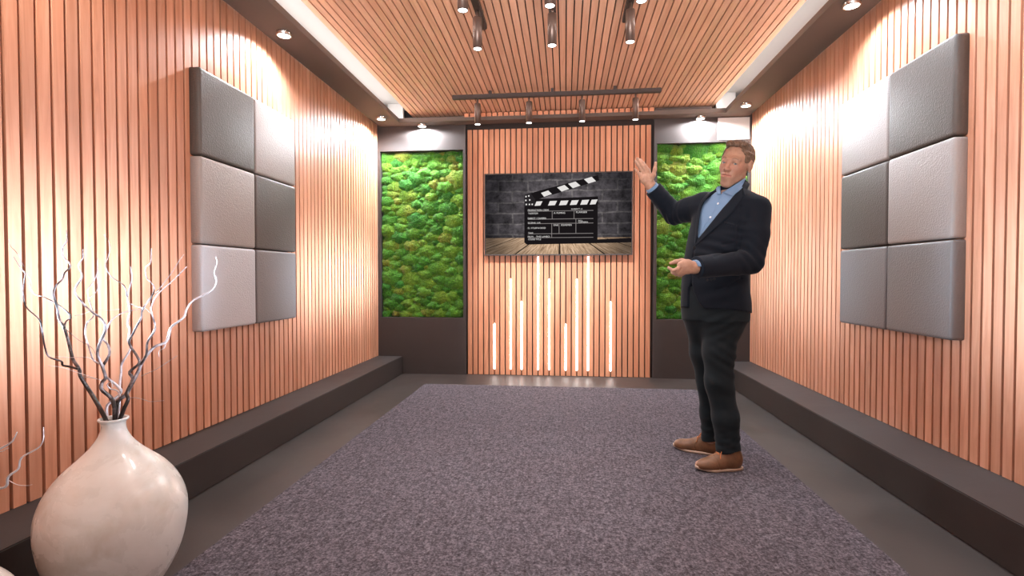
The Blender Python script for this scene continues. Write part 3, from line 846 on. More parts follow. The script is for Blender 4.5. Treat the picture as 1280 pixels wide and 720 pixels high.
# ---------------------------------------------------------------- body
B = Field((.36, 2.58, .02), (1.24, 3.42, 1.86), .0033)
def head(B):
    B.ell(HP(0, .030, -.018), (.0755, .092, .098), .01, R=HR)
    B.ell(HP(0, -.026, .020), (.0570, .088, .070), .025, R=HR)
    for sg in (-1, 1):
        B.cap(HP(sg*.043, -.058, -.004), HP(sg*.017, -.106, .058), .014, .014, .022)
        B.ell(HP(sg*.034, -.022, .060), (.021, .022, .022), .03, R=HR)
        B.cap(HP(sg*.013, .023, .086), HP(sg*.045, .024, .071), .0085, .008, .018)
    B.ell(HP(0, -.112, .068), (.024, .017, .020), .022, R=HR)
    B.ell(HP(0, -.072, .074), (.030, .022, .020), .03, R=HR)
    for sg in (-1, 1):
        B.ell(HP(sg*.0315, .000, .098), (.0185, .0125, .0190), .010, 'sub', R=HR)
    B.cap(HP(0, .014, .086), HP(0, -.030, .112), .0078, .0118, .010)
    for sg in (-1, 1): B.ell(HP(sg*.0125, -.034, .098), (.0085, .0075, .010), .010, R=HR)
    for sg in (-1, 1):                               # lids
        B.cap(HP(sg*.018, .0075, .0845), HP(sg*.0315, .0105, .0870), .0052, .0060, .004)
        B.cap(HP(sg*.0315, .0105, .0870), HP(sg*.045, .0045, .0765), .0060, .0050, .004)
        B.cap(HP(sg*.019, -.0085, .0830), HP(sg*.044, -.0078, .0760), .0050, .0050, .006)
    B.cap(HP(-.027, -.0610, .079), HP(0, -.0575, .0945), .0040, .0062, .006); B.cap(HP(.027, -.0610, .079), HP(0, -.0575, .0945), .0040, .0062, .006)
    B.cap(HP(-.019, -.0725, .0845), HP(.019, -.0725, .0845), .0062, .0062, .008)
    B.cap(HP(-.0, -.0650, .0985), HP(.027, -.0640, .0850), .0036, .0028, .003, 'sub'); B.cap(HP(0, -.0650, .0985), HP(-.027, -.0640, .0850), .0036, .0028, .003, 'sub')
    for sg in (-1, 1):
        B.ell(HP(sg*.079, -.006, -.012), (.0095, .032, .020), .010, R=HR)
        B.ell(HP(sg*.090, -.004, -.008), (.0075, .020, .011), .006, 'sub', R=HR)
    B.cap(HP(0, -.060, -.038), W(914, 241, 3.065), .0520, .058, .012)
head(B)
fn, lo, hi = torso_fn(.80, .78, W(894, 388, 3.05)[2], 1.555); B.put(fn, lo, hi, .03)
for s_, e_, w_ in ((shL, elL, wrL), (shR, elR, wrR)):
    B.cap(W(912, 256, 3.06), s_, .040, .046, .02)
    seg_chain(B, [s_, e_, w_], [.050, .042, .0285], .03)
for h_, k_, a_ in ((hipL, knL, anL), (hipR, knR, anR)):
    seg_chain(B, [h_, k_, a_], [.070, .052, .040], .03)
    B.cap(a_, a_*np.array([1, 1, 0])+np.array([0, 0, .06])-.0*LD, .040, .038, .03)
# feet inside the shoes
heelL, toeL = np.array([.945, 2.962, .05]), np.array([.735, 2.925, .042])
heelR, toeR = np.array([.905, 3.175, .05]), np.array([.712, 3.262, .045])
for a_, b_ in ((heelL, toeL), (heelR, toeR)):
    B.cap(a_, b_, .030, .022, .03)
# left hand (low, palm up towards the room)
def fin(P, r0=.0092, r1=.0075, k=.006):
    n = len(P)
    for i in range(n-1):
        B.cap(P[i], P[i+1], r0+(r1-r0)*i/(n-1), r0+(r1-r0)*(i+1)/(n-1), k)
yl = 2.725
pn = nrm(np.array([.25, -1., -.15]))                # back of the hand faces the camera
B.cap(wrL, W(858, 333.5, yl-.01), .0285, .030, .02, flat=(pn, .72))
B.cap(W(860, 331, yl-.012), W(851, 331.5, yl-.02), .026, .020, .015, flat=(pn, .62))
B.cap(W(859, 337, yl-.008), W(851, 339, yl-.012), .024, .019, .015, flat=(pn, .62))
fin([W(859, 327.5, yl-.005), W(852, 325.8, yl+.002), W(845, 327.0, yl+.008), W(838.6, 328.9, yl+.012)], .0125, .0082, .010)     # thumb
fin([W(852, 333.0, yl-.020), W(846.5, 336.2, yl-.030), W(841.0, 338.2, yl-.028), W(836.0, 334.6, yl-.020)], .0098, .0076)         # index
fin([W(851.5, 337.2, yl-.018), W(845.5, 339.8, yl-.022), W(841.8, 341.2, yl-.010), W(840.0, 339.5, yl+.012)], .0096, .0076)      # middle
fin([W(852, 340.2, yl-.012), W(847.5, 342.6, yl-.010), W(845.0, 343.0, yl+.006), W(843.0, 340.8, yl+.026)], .0092, .0074)       # ring
fin([W(854, 342.4, yl-.004), W(850.5, 344.4, yl+.002), W(848.5, 344.2, yl+.016), W(847.0, 342.0, yl+.032)], .0084, .0068)       # little
# right hand (raised, palm to the camera)
yr = 3.235
pr = nrm(np.array([.15, -1., -.1]))
B.cap(wrR, W(809.8, 225.5, yr), .0275, .033, .02, flat=(pr, .62))
B.cap(W(810.6, 222.0, yr), W(808.5, 214.0, yr+.004), .026, .022, .015, flat=(pr, .55))
B.cap(W(805.3, 224.5, yr), W(801.4, 219.0, yr+.006), .026, .018, .015, flat=(pr, .55))
fin([W(813.6, 225.5, yr-.012), W(816.8, 219.0, yr-.022), W(818.6, 211.5, yr-.026), W(819.6, 203.6, yr-.022)], .0140, .0080, .012)   # thumb
fin([W(810.4, 214.5, yr), W(807.2, 208.2, yr+.002), W(803.8, 203.6, yr+.010), W(800.6, 199.4, yr+.020)], .0100, .0080)
fin([W(807.2, 214.6, yr+.002), W(803.2, 208.0, yr+.004), W(799.8, 202.8, yr+.012), W(796.7, 198.2, yr+.022)], .0102, .0080)
fin([W(804.2, 216.6, yr+.004), W(800.4, 210.8, yr+.008), W(797.3, 206.2, yr+.014), W(794.3, 201.6, yr+.024)], .0096, .0078)
fin([W(801.6, 220.4, yr+.006), W(798.6, 217.0, yr+.010), W(795.9, 214.2, yr+.014), W(793.6, 211.4, yr+.020)], .0088, .0072)

def skin():
    m = mat('skin', (.50, .26, .17), .5, spec=.35); t = NT(m)
    m.node_tree.nodes['Principled BSDF'].inputs['Subsurface Weight'].default_value = .08
    m.node_tree.nodes['Principled BSDF'].inputs['Subsurface Scale'].default_value = .01
    at = t.n('ShaderNodeAttribute'); at.attribute_name = 'lip'
    n = t.noise(t.mapping(), 60, 3)
    base = t.ramp(n, [(.35, (.315, .170, .115)), (.65, (.385, .222, .152))])
    st = t.n('ShaderNodeAttribute'); st.attribute_name = 'stubble'
    base = t.mix(st.outputs['Fac'], base, (.25, .155, .115))
    t.color(t.mix(at.outputs['Fac'], base, (.36, .125, .095)))
    return m
M['skin'] = skin()
me = B.mesh('body')
V = np.empty(len(me.vertices)*3, np.float32); me.vertices.foreach_get('co', V); V = V.reshape(-1, 3)
q = (V-HC) @ HR.T
stub = np.exp(-((q[:, 1]+.088)/.030)**2)*(q[:, 2] > .0)*(np.linalg.norm(q, axis=1) < .17)
lip = np.exp(-(np.maximum(np.abs(q[:, 0])-.022, 0)/.004)**2)*np.exp(-((q[:, 1]+.0648)/.0075)**2)*(q[:, 2] > .06)
blush = .28*np.exp(-((q[:, 1]+.02)/.03)**2)*(q[:, 2] > .03)*(np.linalg.norm(q, axis=1) < .16)
a = me.attributes.new('lip', 'FLOAT', 'POINT'); a.data.foreach_set('value', np.clip(lip*.85+blush, 0, 1).astype(np.float32))
a = me.attributes.new('stubble', 'FLOAT', 'POINT'); a.data.foreach_set('value', (stub*.45*(1-lip)).astype(np.float32))
body = link_mesh('body', me, M['skin'], man, True)

# eyes
M['eye_white'] = mat('eye_white', (.62, .58, .55), .25); M['iris'] = mat('iris', (.10, .14, .17), .2); M['pupil'] = mat('pupil', (.01, .01, .01), .15)
for sg in (-1, 1):
    bm = bmesh.new(); bmesh.ops.create_uvsphere(bm, u_segments=24, v_segments=20, radius=.0118)
    look = nrm(np.array([0, 0, CAM_H])-HP(sg*.0315, .001, .0735))
    Rm = Vector(look).to_track_quat('Z', 'Y').to_matrix()
    for f in bm.faces:
        c = f.calc_center_median(); f.smooth = True
        an = math.atan2(math.hypot(c.x, c.y), c.z); f.material_index = 2 if an < .22 else (1 if an < .56 else 0)
    for v in bm.verts: v.co = Rm @ v.co + Vector(HP(sg*.0315, .001, .0735))
    bm_obj('eye', bm, [M['eye_white'], M['iris'], M['pupil']], man)

# hair and eyebrows
def hair_mat():
    m = mat('hair', (.16, .09, .055), .55, spec=.3); t = NT(m)
    n = t.noise(t.mapping((60, 60, 22)), 2.4, 4, .6)
    t.color(t.ramp(n, [(.3, (.058, .034, .023)), (.7, (.175, .110, .072))])); t.bump(n, .5, .004); return m
M['hair'] = hair_mat()
Hf = Field(HC-.17, HC+.17, .0030)
Hf.ell(HP(0, .034, -.020), (.0800, .094, .100), 0, R=HR)
Hf.cap(HP(-.040, .104, .040), HP(.038, .106, .030), .016, .018, .02)
Hf.cap(HP(-.034, .098, .060), HP(.040, .104, .054), .010, .012, .02)
def hair_cut(X, Y, Z):
    q = (np.stack([X, Y, Z], -1)-HC) @ HR.T
    r, u, f = q[..., 0], q[..., 1], q[..., 2]
    # the face opening: in front of a line that runs from the temples up to the hairline
    lim_f = .030 - .10*np.clip(-(u-.02), 0, .2) + .028*np.clip((u-.055)/.045, 0, 1) - .012*np.cos(r*40)*0
    lim_f = np.where(np.abs(r) > .058, lim_f+.012, lim_f)
    front = np.where(u < .088, f-lim_f, -.03 + 0*f) if False else (f-lim_f)
    hl = .090 - 1.2*np.clip(np.abs(r+.004)-.030, 0, .05)
    open_ = np.minimum(front, hl-u)                   # >0 inside the opening
    low = np.where(f > -.030, .006-u, -.035-.25*np.clip(-f, 0, .1)-u)   # below the nape line
    ear = .018-np.sqrt((u+.006)**2*.35+(f+.004)**2)
    return -np.maximum(np.maximum(open_, low), ear)
Hf.put(hair_cut, HC-.17, HC+.17, .006, 'sub')
def strands(X, Y, Z):
    q = (np.stack([X, Y, Z], -1)-HC) @ HR.T
    a = q[..., 0]*1.0+.35*q[..., 2]; return .0016*np.sin(a*420+2.5*np.sin(q[..., 1]*60))+.0014*np.sin(a*190+q[..., 2]*90)
Hf.put(strands, HC-.17, HC+.17, 0, 'disp')
link_mesh('hair', Hf.mesh('hair'), M['hair'], man, True)
M['brow'] = mat('eyebrow', (.24, .135, .085), .7)
for sg in (-1, 1):
    bm = bmesh.new(); tube(bm, spline([HP(sg*.014, .0235, .0935), HP(sg*.028, .0285, .0920), HP(sg*.047, .0235, .0775)], 4), [.0022, .0030, .0034, .0034, .0032, .0030, .0026, .0021, .0014], 8)
    bm_obj('eyebrow', bm, M['brow'], man)

# ---------------------------------------------------------------- cloth materials
def cloth(name, c, fine=700, rough=.8):
    m = mat(name, c, rough, spec=.12, sheen=.04); t = NT(m)
    n = t.noise(t.mapping(), 14, 4, .6); w_ = t.n('ShaderNodeTexWave'); w_.inputs['Scale'].default_value = fine/6.28; t.l(t.mapping((1, 1, .4)), w_.inputs['Vector'])
    t.color(t.mix(t.val('MULTIPLY', n, .5), c, tuple(x*.78 for x in c)))
    t.bump(t.val('ADD', n, t.val('MULTIPLY', w_.outputs['Fac'], .08)), .25, .006)
    return m
M['suit'] = cloth('suit_wool', (.0058, .0090, .0155)); M['trouser'] = cloth('trouser_wool', (.0112, .0170, .0215)); M['shirt'] = cloth('shirt_cotton', (.165, .265, .42), 1600, .75)
M['button'] = mat('button', (.008, .008, .010), .6, spec=.2); M['pearl'] = mat('shirt_button', (.75, .78, .82), .3)

def inpoly_px(poly):
    """signed distance (pixels, negative inside) to a polygon in the photo frame"""
    P_ = np.array(poly, float)
    def f(x, y):
        d = np.full(x.shape, 1e9); ins = np.zeros(x.shape, bool)
        for i in range(len(P_)):
            a_, b_ = P_[i], P_[(i+1) % len(P_)]; e = b_-a_
            t_ = np.clip(((x-a_[0])*e[0]+(y-a_[1])*e[1])/(e@e), 0, 1)
            d = np.minimum(d, np.hypot(x-a_[0]-t_*e[0], y-a_[1]-t_*e[1]))
            c1 = (a_[1] > y) != (b_[1] > y)
            with np.errstate(divide='ignore', invalid='ignore'):
                ins ^= c1 & (x < (b_[0]-a_[0])*(y-a_[1])/(b_[1]-a_[1]+1e-12)+a_[0])
        return np.where(ins, -d, d)
    return f
def pix_grid(X, Y, Z):
    q = np.stack([X, Y, Z-CAM_H], -1); z = q @ _fw
    return 640+F_PX*(q @ _rt)/z, 360-F_PX*(q @ _up)/z
FAXC = W(900, 300, 3.05)
def front_depth(X, Y, Z): return (X-FAXC[0])*FD[0]+(Y-FAXC[1])*FD[1]

# ---------------------------------------------------------------- jacket
zhem = W(894, 390, 2.95)[2]
J = Field((.40, 2.58, .80), (1.26, 3.50, 1.66), .0050)
fn, lo, hi = torso_fn(1, 1, zhem-.05, 1.572); J.put(fn, lo, hi, 0)
for s_ in (shL, shR):
    J.cap(W(913, 246, 3.05), s_+np.array([0, 0, -.012]), .060, .062, .05)
# left sleeve
dL = nrm(wrL-elL)
seg_chain(J, [shL+np.array([0, 0, -.015]), (shL+elL)/2+LD*.004, elL], [.073, .077, .068], .010)
cutL = [(wrL-dL*.012, dL)]
J.cap(elL, wrL, .068, .056, .008, cut=cutL)
# right sleeve
dR = nrm(wrR-elR)
seg_chain(J, [shR, (shR+elR)/2, elR], [.074, .068, .061], .03)
J.cap(elR, wrR+dR*.02, .061, .050, .02, cut=[(wrR-dR*.022, dR)])
# folds
def folds(c, axis, amp, wl, rad, ph=0):
    c = np.asarray(c); axis = nrm(axis)
    def f(X, Y, Z):
        q = np.stack([X, Y, Z], -1)-c; t_ = q@axis; r2 = (q*q).sum(-1)
        return amp*np.sin(t_*2*PI/wl+ph+6*q[..., 0]+5*q[..., 2])*np.exp(-r2/rad**2)
    return f
def foldput(F_, c, axis, amp, wl, rad, ph=0): F_.put(folds(c, axis, amp, wl, rad, ph), np.asarray(c)-rad*1.6, np.asarray(c)+rad*1.6, 0, 'disp')
foldput(J, elL+np.array([-.02, -.03, .02]), (.9, 0, .8), .0050, .050, .075)
foldput(J, elL+dL*.12, dL*.4+np.array([0, 0, 1.]), .0030, .060, .07, 1)
foldput(J, (shL+elL)/2, (1, 0, .45), .0022, .10, .10, 2)
foldput(J, elR+np.array([0, 0, .0]), elR-shR+np.array([0, 0, .06]), .0055, .036, .08)
foldput(J, (elR+wrR)/2, dR, .0035, .04, .06, 1)
foldput(J, W(888, 314, 2.90), (.30, 0, 1), .0040, .060, .10, .5)
foldput(J, W(905, 362, 2.90), (-.5, 0, 1), .0028, .085, .11, .5)
foldput(J, W(922, 292, 2.92), (.2, 0, 1), .0030, .045, .07, .5)
# hem, rising slightly towards the front opening
def hem(X, Y, Z):
    fd = front_depth(X, Y, Z); return (Z - (zhem + .02*np.clip(fd/.14, -.4, 1)))
def arms_keep(X, Y, Z): return Z
J.put(lambda X, Y, Z: hem(X, Y, Z), (.55, 2.7, .6), (1.2, 3.4, zhem+.05), 0, 'sub')
# the open V over the shirt
vpoly = inpoly_px([(893, 228), (932, 222), (931, 229), (916, 246), (894, 272), (872.2, 299), (873.2, 278), (875.5, 258), (887, 244)])
def vcut(X, Y, Z):
    x, y = pix_grid(X, Y, Z); return np.maximum(vpoly(x, y)*.0046, -(front_depth(X, Y, Z)-.02))
J.put(vcut, W(870, 300, 2.75), W(936, 220, 3.2), .004, 'sub')
# cutaway below the button
cpoly = inpoly_px([(864.5, 352), (867, 364), (872, 376), (880, 386.5), (884, 400), (857.5, 400), (858.3, 380), (860.5, 362)])
def ccut(X, Y, Z):
    x, y = pix_grid(X, Y, Z); return np.maximum(cpoly(x, y)*.0046, -(front_depth(X, Y, Z)-.03))
J.put(ccut, W(850, 402, 2.75), W(890, 346, 3.0), .004, 'sub')
# closing edge line from the V to the hem, and the gap beside the sleeve
def edge_line(P_, w=.0022):
    P_ = np.array(P_, float)
    def f(X, Y, Z):
        x, y = pix_grid(X, Y, Z); d = np.full(x.shape, 1e9)
        for a_, b_ in zip(P_[:-1], P_[1:]):
            e = b_-a_; t_ = np.clip(((x-a_[0])*e[0]+(y-a_[1])*e[1])/(e@e), 0, 1); d = np.minimum(d, np.hypot(x-a_[0]-t_*e[0], y-a_[1]-t_*e[1]))
        g = .0045*np.exp(-(d*.0046/w)**2)
        return np.where(front_depth(X, Y, Z) > .0, g, 0)
    return f
J.put(edge_line([(926, 258), (922.5, 272), (921, 295), (920.5, 318)], .0065), W(916, 322, 2.7), W(930, 254, 3.1), 0, 'disp')
J.put(edge_line([(921, 313), (908, 315.5), (893, 321)], .0065), W(888, 326, 2.7), W(926, 308, 3.1), 0, 'disp')
J.put(edge_line([(919, 303), (903, 306)], .0065), W(898, 310, 2.7), W(924, 298, 3.1), 0, 'disp')
J.put(edge_line([(926, 348), (910, 358), (896, 362)], .0065), W(890, 368, 2.7), W(932, 342, 3.1), 0, 'disp')
J.put(edge_line([(868.5, 306), (866, 325), (864.8, 352)]), W(862, 356, 2.8), W(872, 300, 3.0), 0, 'disp')
jm = J.mesh('jacket')
jacket = link_mesh('jacket', jm, M['suit'], man, True)

# ---------------------------------------------------------------- shirt
S = Field((.40, 2.58, 1.12), (1.12, 3.50, 1.66), .0042)
fn, lo, hi = torso_fn(.93, .905, W(894, 335, 3.05)[2], 1.60); S.put(fn, lo, hi, .0)
S.cap(HP(0, -.085, -.036), W(914, 246, 3.055), .062, .076, .03)
# collar stand: cut level with the jaw line, front dips
def collar_top(X, Y, Z):
    zc = W(915, 234, 3.0)[2]
    fd = (X-HC[0])*FD[0]+(Y-HC[1])*FD[1]; ld = (X-HC[0])*LD[0]+(Y-HC[1])*LD[1]
    return -(Z - (zc - .32*np.clip(fd+.02, -.06, .2) + .05*ld))
S.put(collar_top, (.7, 2.8, 1.45), (1.1, 3.3, 1.68), 0, 'sub')
npoly = inpoly_px([(899.6, 228), (929, 221), (927.5, 228), (903.4, 241.2), (901, 243), (899.2, 238)])
def ncut(X, Y, Z):
    x, y = pix_grid(X, Y, Z); return np.maximum(npoly(x, y)*.0046, -(front_depth(X, Y, Z)+.02))
S.put(ncut, W(896, 246, 2.8), W(932, 218, 3.1), .003, 'sub')
for wr, el, d_, r_, o0, o1 in ((wrL, elL, dL, .0400, .06, -.003), (wrR, elR, dR, .0395, .06, .004)):
    S.cap(wr-d_*o0, wr+d_*.03, r_, r_*.97, 0, cut=[(wr+d_*(-o1), d_)])
S.put(edge_line([(901, 246), (890, 268), (873, 298)], .0016), W(870, 300, 2.75), W(905, 244, 3.0), 0, 'disp')
foldput(S, W(885, 272, 2.9), (1, 0, .4), .0022, .035, .06)
sm_ = S.mesh('shirt')
shirt = link_mesh('shirt', sm_, M['shirt'], man, True)

# ---------------------------------------------------------------- draped pieces
def drape(name, inner, outer, fields, off, thick, mtl, parent, nu=6, nv=22, y0=2.6, y1=3.3, lift=0.):
    """a strip of cloth lying on the given fields between two photo polylines"""
    def rs(P_, n):
        P_ = np.array(P_, float); s_ = np.r_[0, np.cumsum(np.hypot(*np.diff(P_, axis=0).T))]; t_ = np.linspace(0, s_[-1], n)
        return np.stack([np.interp(t_, s_, P_[:, 0]), np.interp(t_, s_, P_[:, 1])], -1)
    a_, b_ = rs(inner, nv), rs(outer, nv)
    vs = []
    for i in range(nv):
        for j in range(nu):
            px, py = a_[i]+(b_[i]-a_[i])*j/(nu-1)
            Yq = np.linspace(y0, y1, 700)
            w0 = W(px, py, 1.0); dirv = w0-np.array([0, 0, CAM_H])
            Pq = np.array([0, 0, CAM_H])+dirv[None]*Yq[:, None]
            d_ = np.min([F_.at(Pq) for F_ in fields], axis=0)
            hit = np.argmax(d_ < off+lift*math.sin(PI*j/(nu-1)))
            vs.append(Pq[hit] if d_.min() < off+lift else None)
    # fill rays that missed with their nearest neighbour's depth
    for k_ in range(len(vs)):
        if vs[k_] is None:
            i, j = divmod(k_, nu); best = min((m for m in range(len(vs)) if vs[m] is not None), key=lambda m: abs(m//nu-i)+abs(m % nu-j))
            px, py = a_[i]+(b_[i]-a_[i])*j/(nu-1); vs[k_] = W(px, py, vs[best][1])
    G_ = np.array(vs).reshape(nv, nu, 3)
    for _ in range(2):                                # relax the depth
        K = G_.copy(); K[1:-1] = (G_[:-2]+2*G_[1:-1]+G_[2:])/4; G_ = K
    bm = bmesh.new()
    top = [[bm.verts.new(G_[i, j]) for j in range(nu)] for i in range(nv)]
    back = nrm(np.array([0, 1, 0]))*thick
    bot = [[bm.verts.new(G_[i, j]+back) for j in range(nu)] for i in range(nv)]
    for i in range(nv-1):
        for j in range(nu-1):
            f = bm.faces.new((top[i][j], top[i][j+1], top[i+1][j+1], top[i+1][j])); f.smooth = True
            f = bm.faces.new((bot[i][j], bot[i+1][j], bot[i+1][j+1], bot[i][j+1])); f.smooth = True
    for i in range(nv-1):
        bm.faces.new((top[i][0], top[i+1][0], bot[i+1][0], bot[i][0])); bm.faces.new((top[i+1][-1], top[i][-1], bot[i][-1], bot[i+1][-1]))
    for j in range(nu-1):
        bm.faces.new((top[0][j+1], top[0][j], bot[0][j], bot[0][j+1])); bm.faces.new((top[-1][j], top[-1][j+1], bot[-1][j+1], bot[-1][j]))
    bmesh.ops.recalc_face_normals(bm, faces=bm.faces)
    return bm_obj(name, bm, mtl, parent)
M['lapel'] = cloth('lapel_wool', (.0070, .0105, .0175))
drape('lapel', [(931.5, 226.5), (927, 234), (916.5, 246.5), (905, 258.5), (893, 273.5), (881, 289), (871.5, 301), (868.5, 306.5)],
      [(937.5, 230), (933.5, 239), (929, 247), (926, 252.5), (915, 267), (900, 281), (884, 294.5), (868.8, 307.5)], [J, S], .005, .006, M['lapel'], jacket)
drape('collar', [(932.0, 224.5), (929.8, 229), (927.6, 233)], [(936.5, 229.5), (934, 238), (930.2, 245.6)], [J, S], .005, .005, M['lapel'], jacket, nu=5, nv=8)
drape('lapel', [(888, 242), (880.5, 252), (876.2, 262), (874, 276), (872.5, 292), (868.6, 306.5)],
      [(885.5, 240.5), (877, 250), (872.4, 261), (870.2, 276), (869.5, 290), (868.0, 306.5)], [J, S], .005, .006, M['lapel'], jacket, nu=4)
drape('collar_flap', [(931.5, 222.5), (917, 232.0), (902.4, 240.6)], [(934, 227.5), (926, 237), (915.2, 245.2)], [S, J, B], .007, .004, M['shirt'], shirt, nu=6, nv=12)
drape('collar_flap', [(900.2, 231.6), (900.9, 237.5), (901.2, 242.8)], [(895.4, 235), (895.8, 239.6), (897.2, 243.2)], [S, J, B], .007, .004, M['shirt'], shirt, nu=5, nv=8)
drape('pocket', [(905.5, 276.6), (921.5, 281.2)], [(905.3, 279.6), (921.2, 284.2)], [J], .0015, .002, M['lapel'], jacket, nu=4, nv=8)
def disc(px, py, fields, r, mtl, parent, name):
    Yq = np.linspace(2.6, 3.3, 1400); dirv = W(px, py, 1.0)-np.array([0, 0, CAM_H]); Pq = np.array([0, 0, CAM_H])+dirv[None]*Yq[:, None]
    d_ = np.min([F_.at(Pq) for F_ in fields], axis=0); p_ = Pq[np.argmax(d_ < .003)]
    e = .004; n_ = np.array([fields[0].at(p_+np.eye(3)[i]*e)-fields[0].at(p_-np.eye(3)[i]*e) for i in range(3)]); n_ = nrm(n_)
    bm = bmesh.new(); lathe(bm, [(0, -.001), (r, -.001), (r*1.0, .0012), (r*.8, .0022), (r*.6, .0016), (0, .0016)], (0, 0, 0), 16)
    Rm = Vector(n_).to_track_quat('Z', 'Y').to_matrix()
    for v in bm.verts: v.co = Rm @ v.co + Vector(p_)
    bm_obj(name, bm, mtl, parent)
disc(867.8, 309.5, [J], .0095, M['button'], jacket, 'button')
for bx_, by_ in ((884.5, 350.3), (888.8, 349.6), (893, 348.8)): disc(bx_, by_, [J], .0062, M['button'], jacket, 'button')
for bx_, by_ in ((897.4, 254.5), (888, 271.5)): disc(bx_, by_, [S], .0062, M['pearl'], shirt, 'button')

# ---------------------------------------------------------------- trousers
T = Field((.60, 2.68, .07), (1.16, 3.44, 1.06), .0050)
fn, lo, hi = torso_fn(.93, .90, W(894, 399, 3.05)[2], W(894, 354, 3.05)[2]); T.put(fn, lo, hi, .04)
pc = [W(893, 352, 3.055), W(893, 372, 3.055), W(893, 390, 3.055), W(893, 408, 3.055)]
for a_, b_ in zip(pc[:-1], pc[1:]): T.cap(a_-LD*.07, a_+LD*.07, .096, .096, .05); T.cap(b_-LD*.055, b_+LD*.055, .100, .100, .05)
T.D[T.sl((0, 0, W(894, 356, 3.05)[2]), (9, 9, 9))] = 9
clL, clR = W(907, 522, 2.955), W(889.5, 516, 3.165)
seg_chain(T, [W(901, 402, 3.0), W(898.5, 440, 2.985), knL, clL, anL+np.array([0, 0, -.03])], [.098, .083, .0730, .0675, .0640], .03)
seg_chain(T, [hipR, W(882, 440, 3.125), knR, clR, anR+np.array([0, 0, -.03])], [.098, .086, .0690, .0630, .0590], .03)
cl = .058
def legcut(X, Y, Z):
    # hem heights: lower at the heel
    return Z - (.105 + .30*np.clip(X-.86, -.06, .05))
T.put(lambda X, Y, Z: legcut(X, Y, Z), (.55, 2.6, .0), (1.2, 3.4, .16), 0, 'sub')
def stack(c, s_):
    c = np.asarray(c)
    def f(X, Y, Z):
        a_ = (X-c[0])*1.0+(Y-c[1])*.4
        return s_*(np.sin((Z+.35*a_)*2*PI/.055)+.6*np.sin((Z-.5*a_)*2*PI/.037+1))*np.exp(-((Z-.17)/.085)**2)*np.exp(-((X-c[0])**2+(Y-c[1])**2)/.09**2)
    return f
for c_ in (anL, anR): T.put(stack(c_, .0030), c_-.2, c_+np.array([.2, .2, .25]), 0, 'disp')
for c_, ax_ in ((knL, (.45, 0, 1)), (knR, (.4, 0, 1))): foldput(T, c_+np.array([.03, 0, .0]), ax_, .0034, .090, .11)
foldput(T, W(912, 450, 2.93), (.6, 0, 1), .0035, .05, .09); foldput(T, W(905, 405, 2.9), (-.5, 0, .8), .0030, .05, .10)
def crease(P_, amp):
    g = edge_line(P_, .004)
    return lambda X, Y, Z: -amp/.0045*g(X, Y, Z)
tm = T.mesh('trousers')
link_mesh('trousers', tm, M['trouser'], man, True)

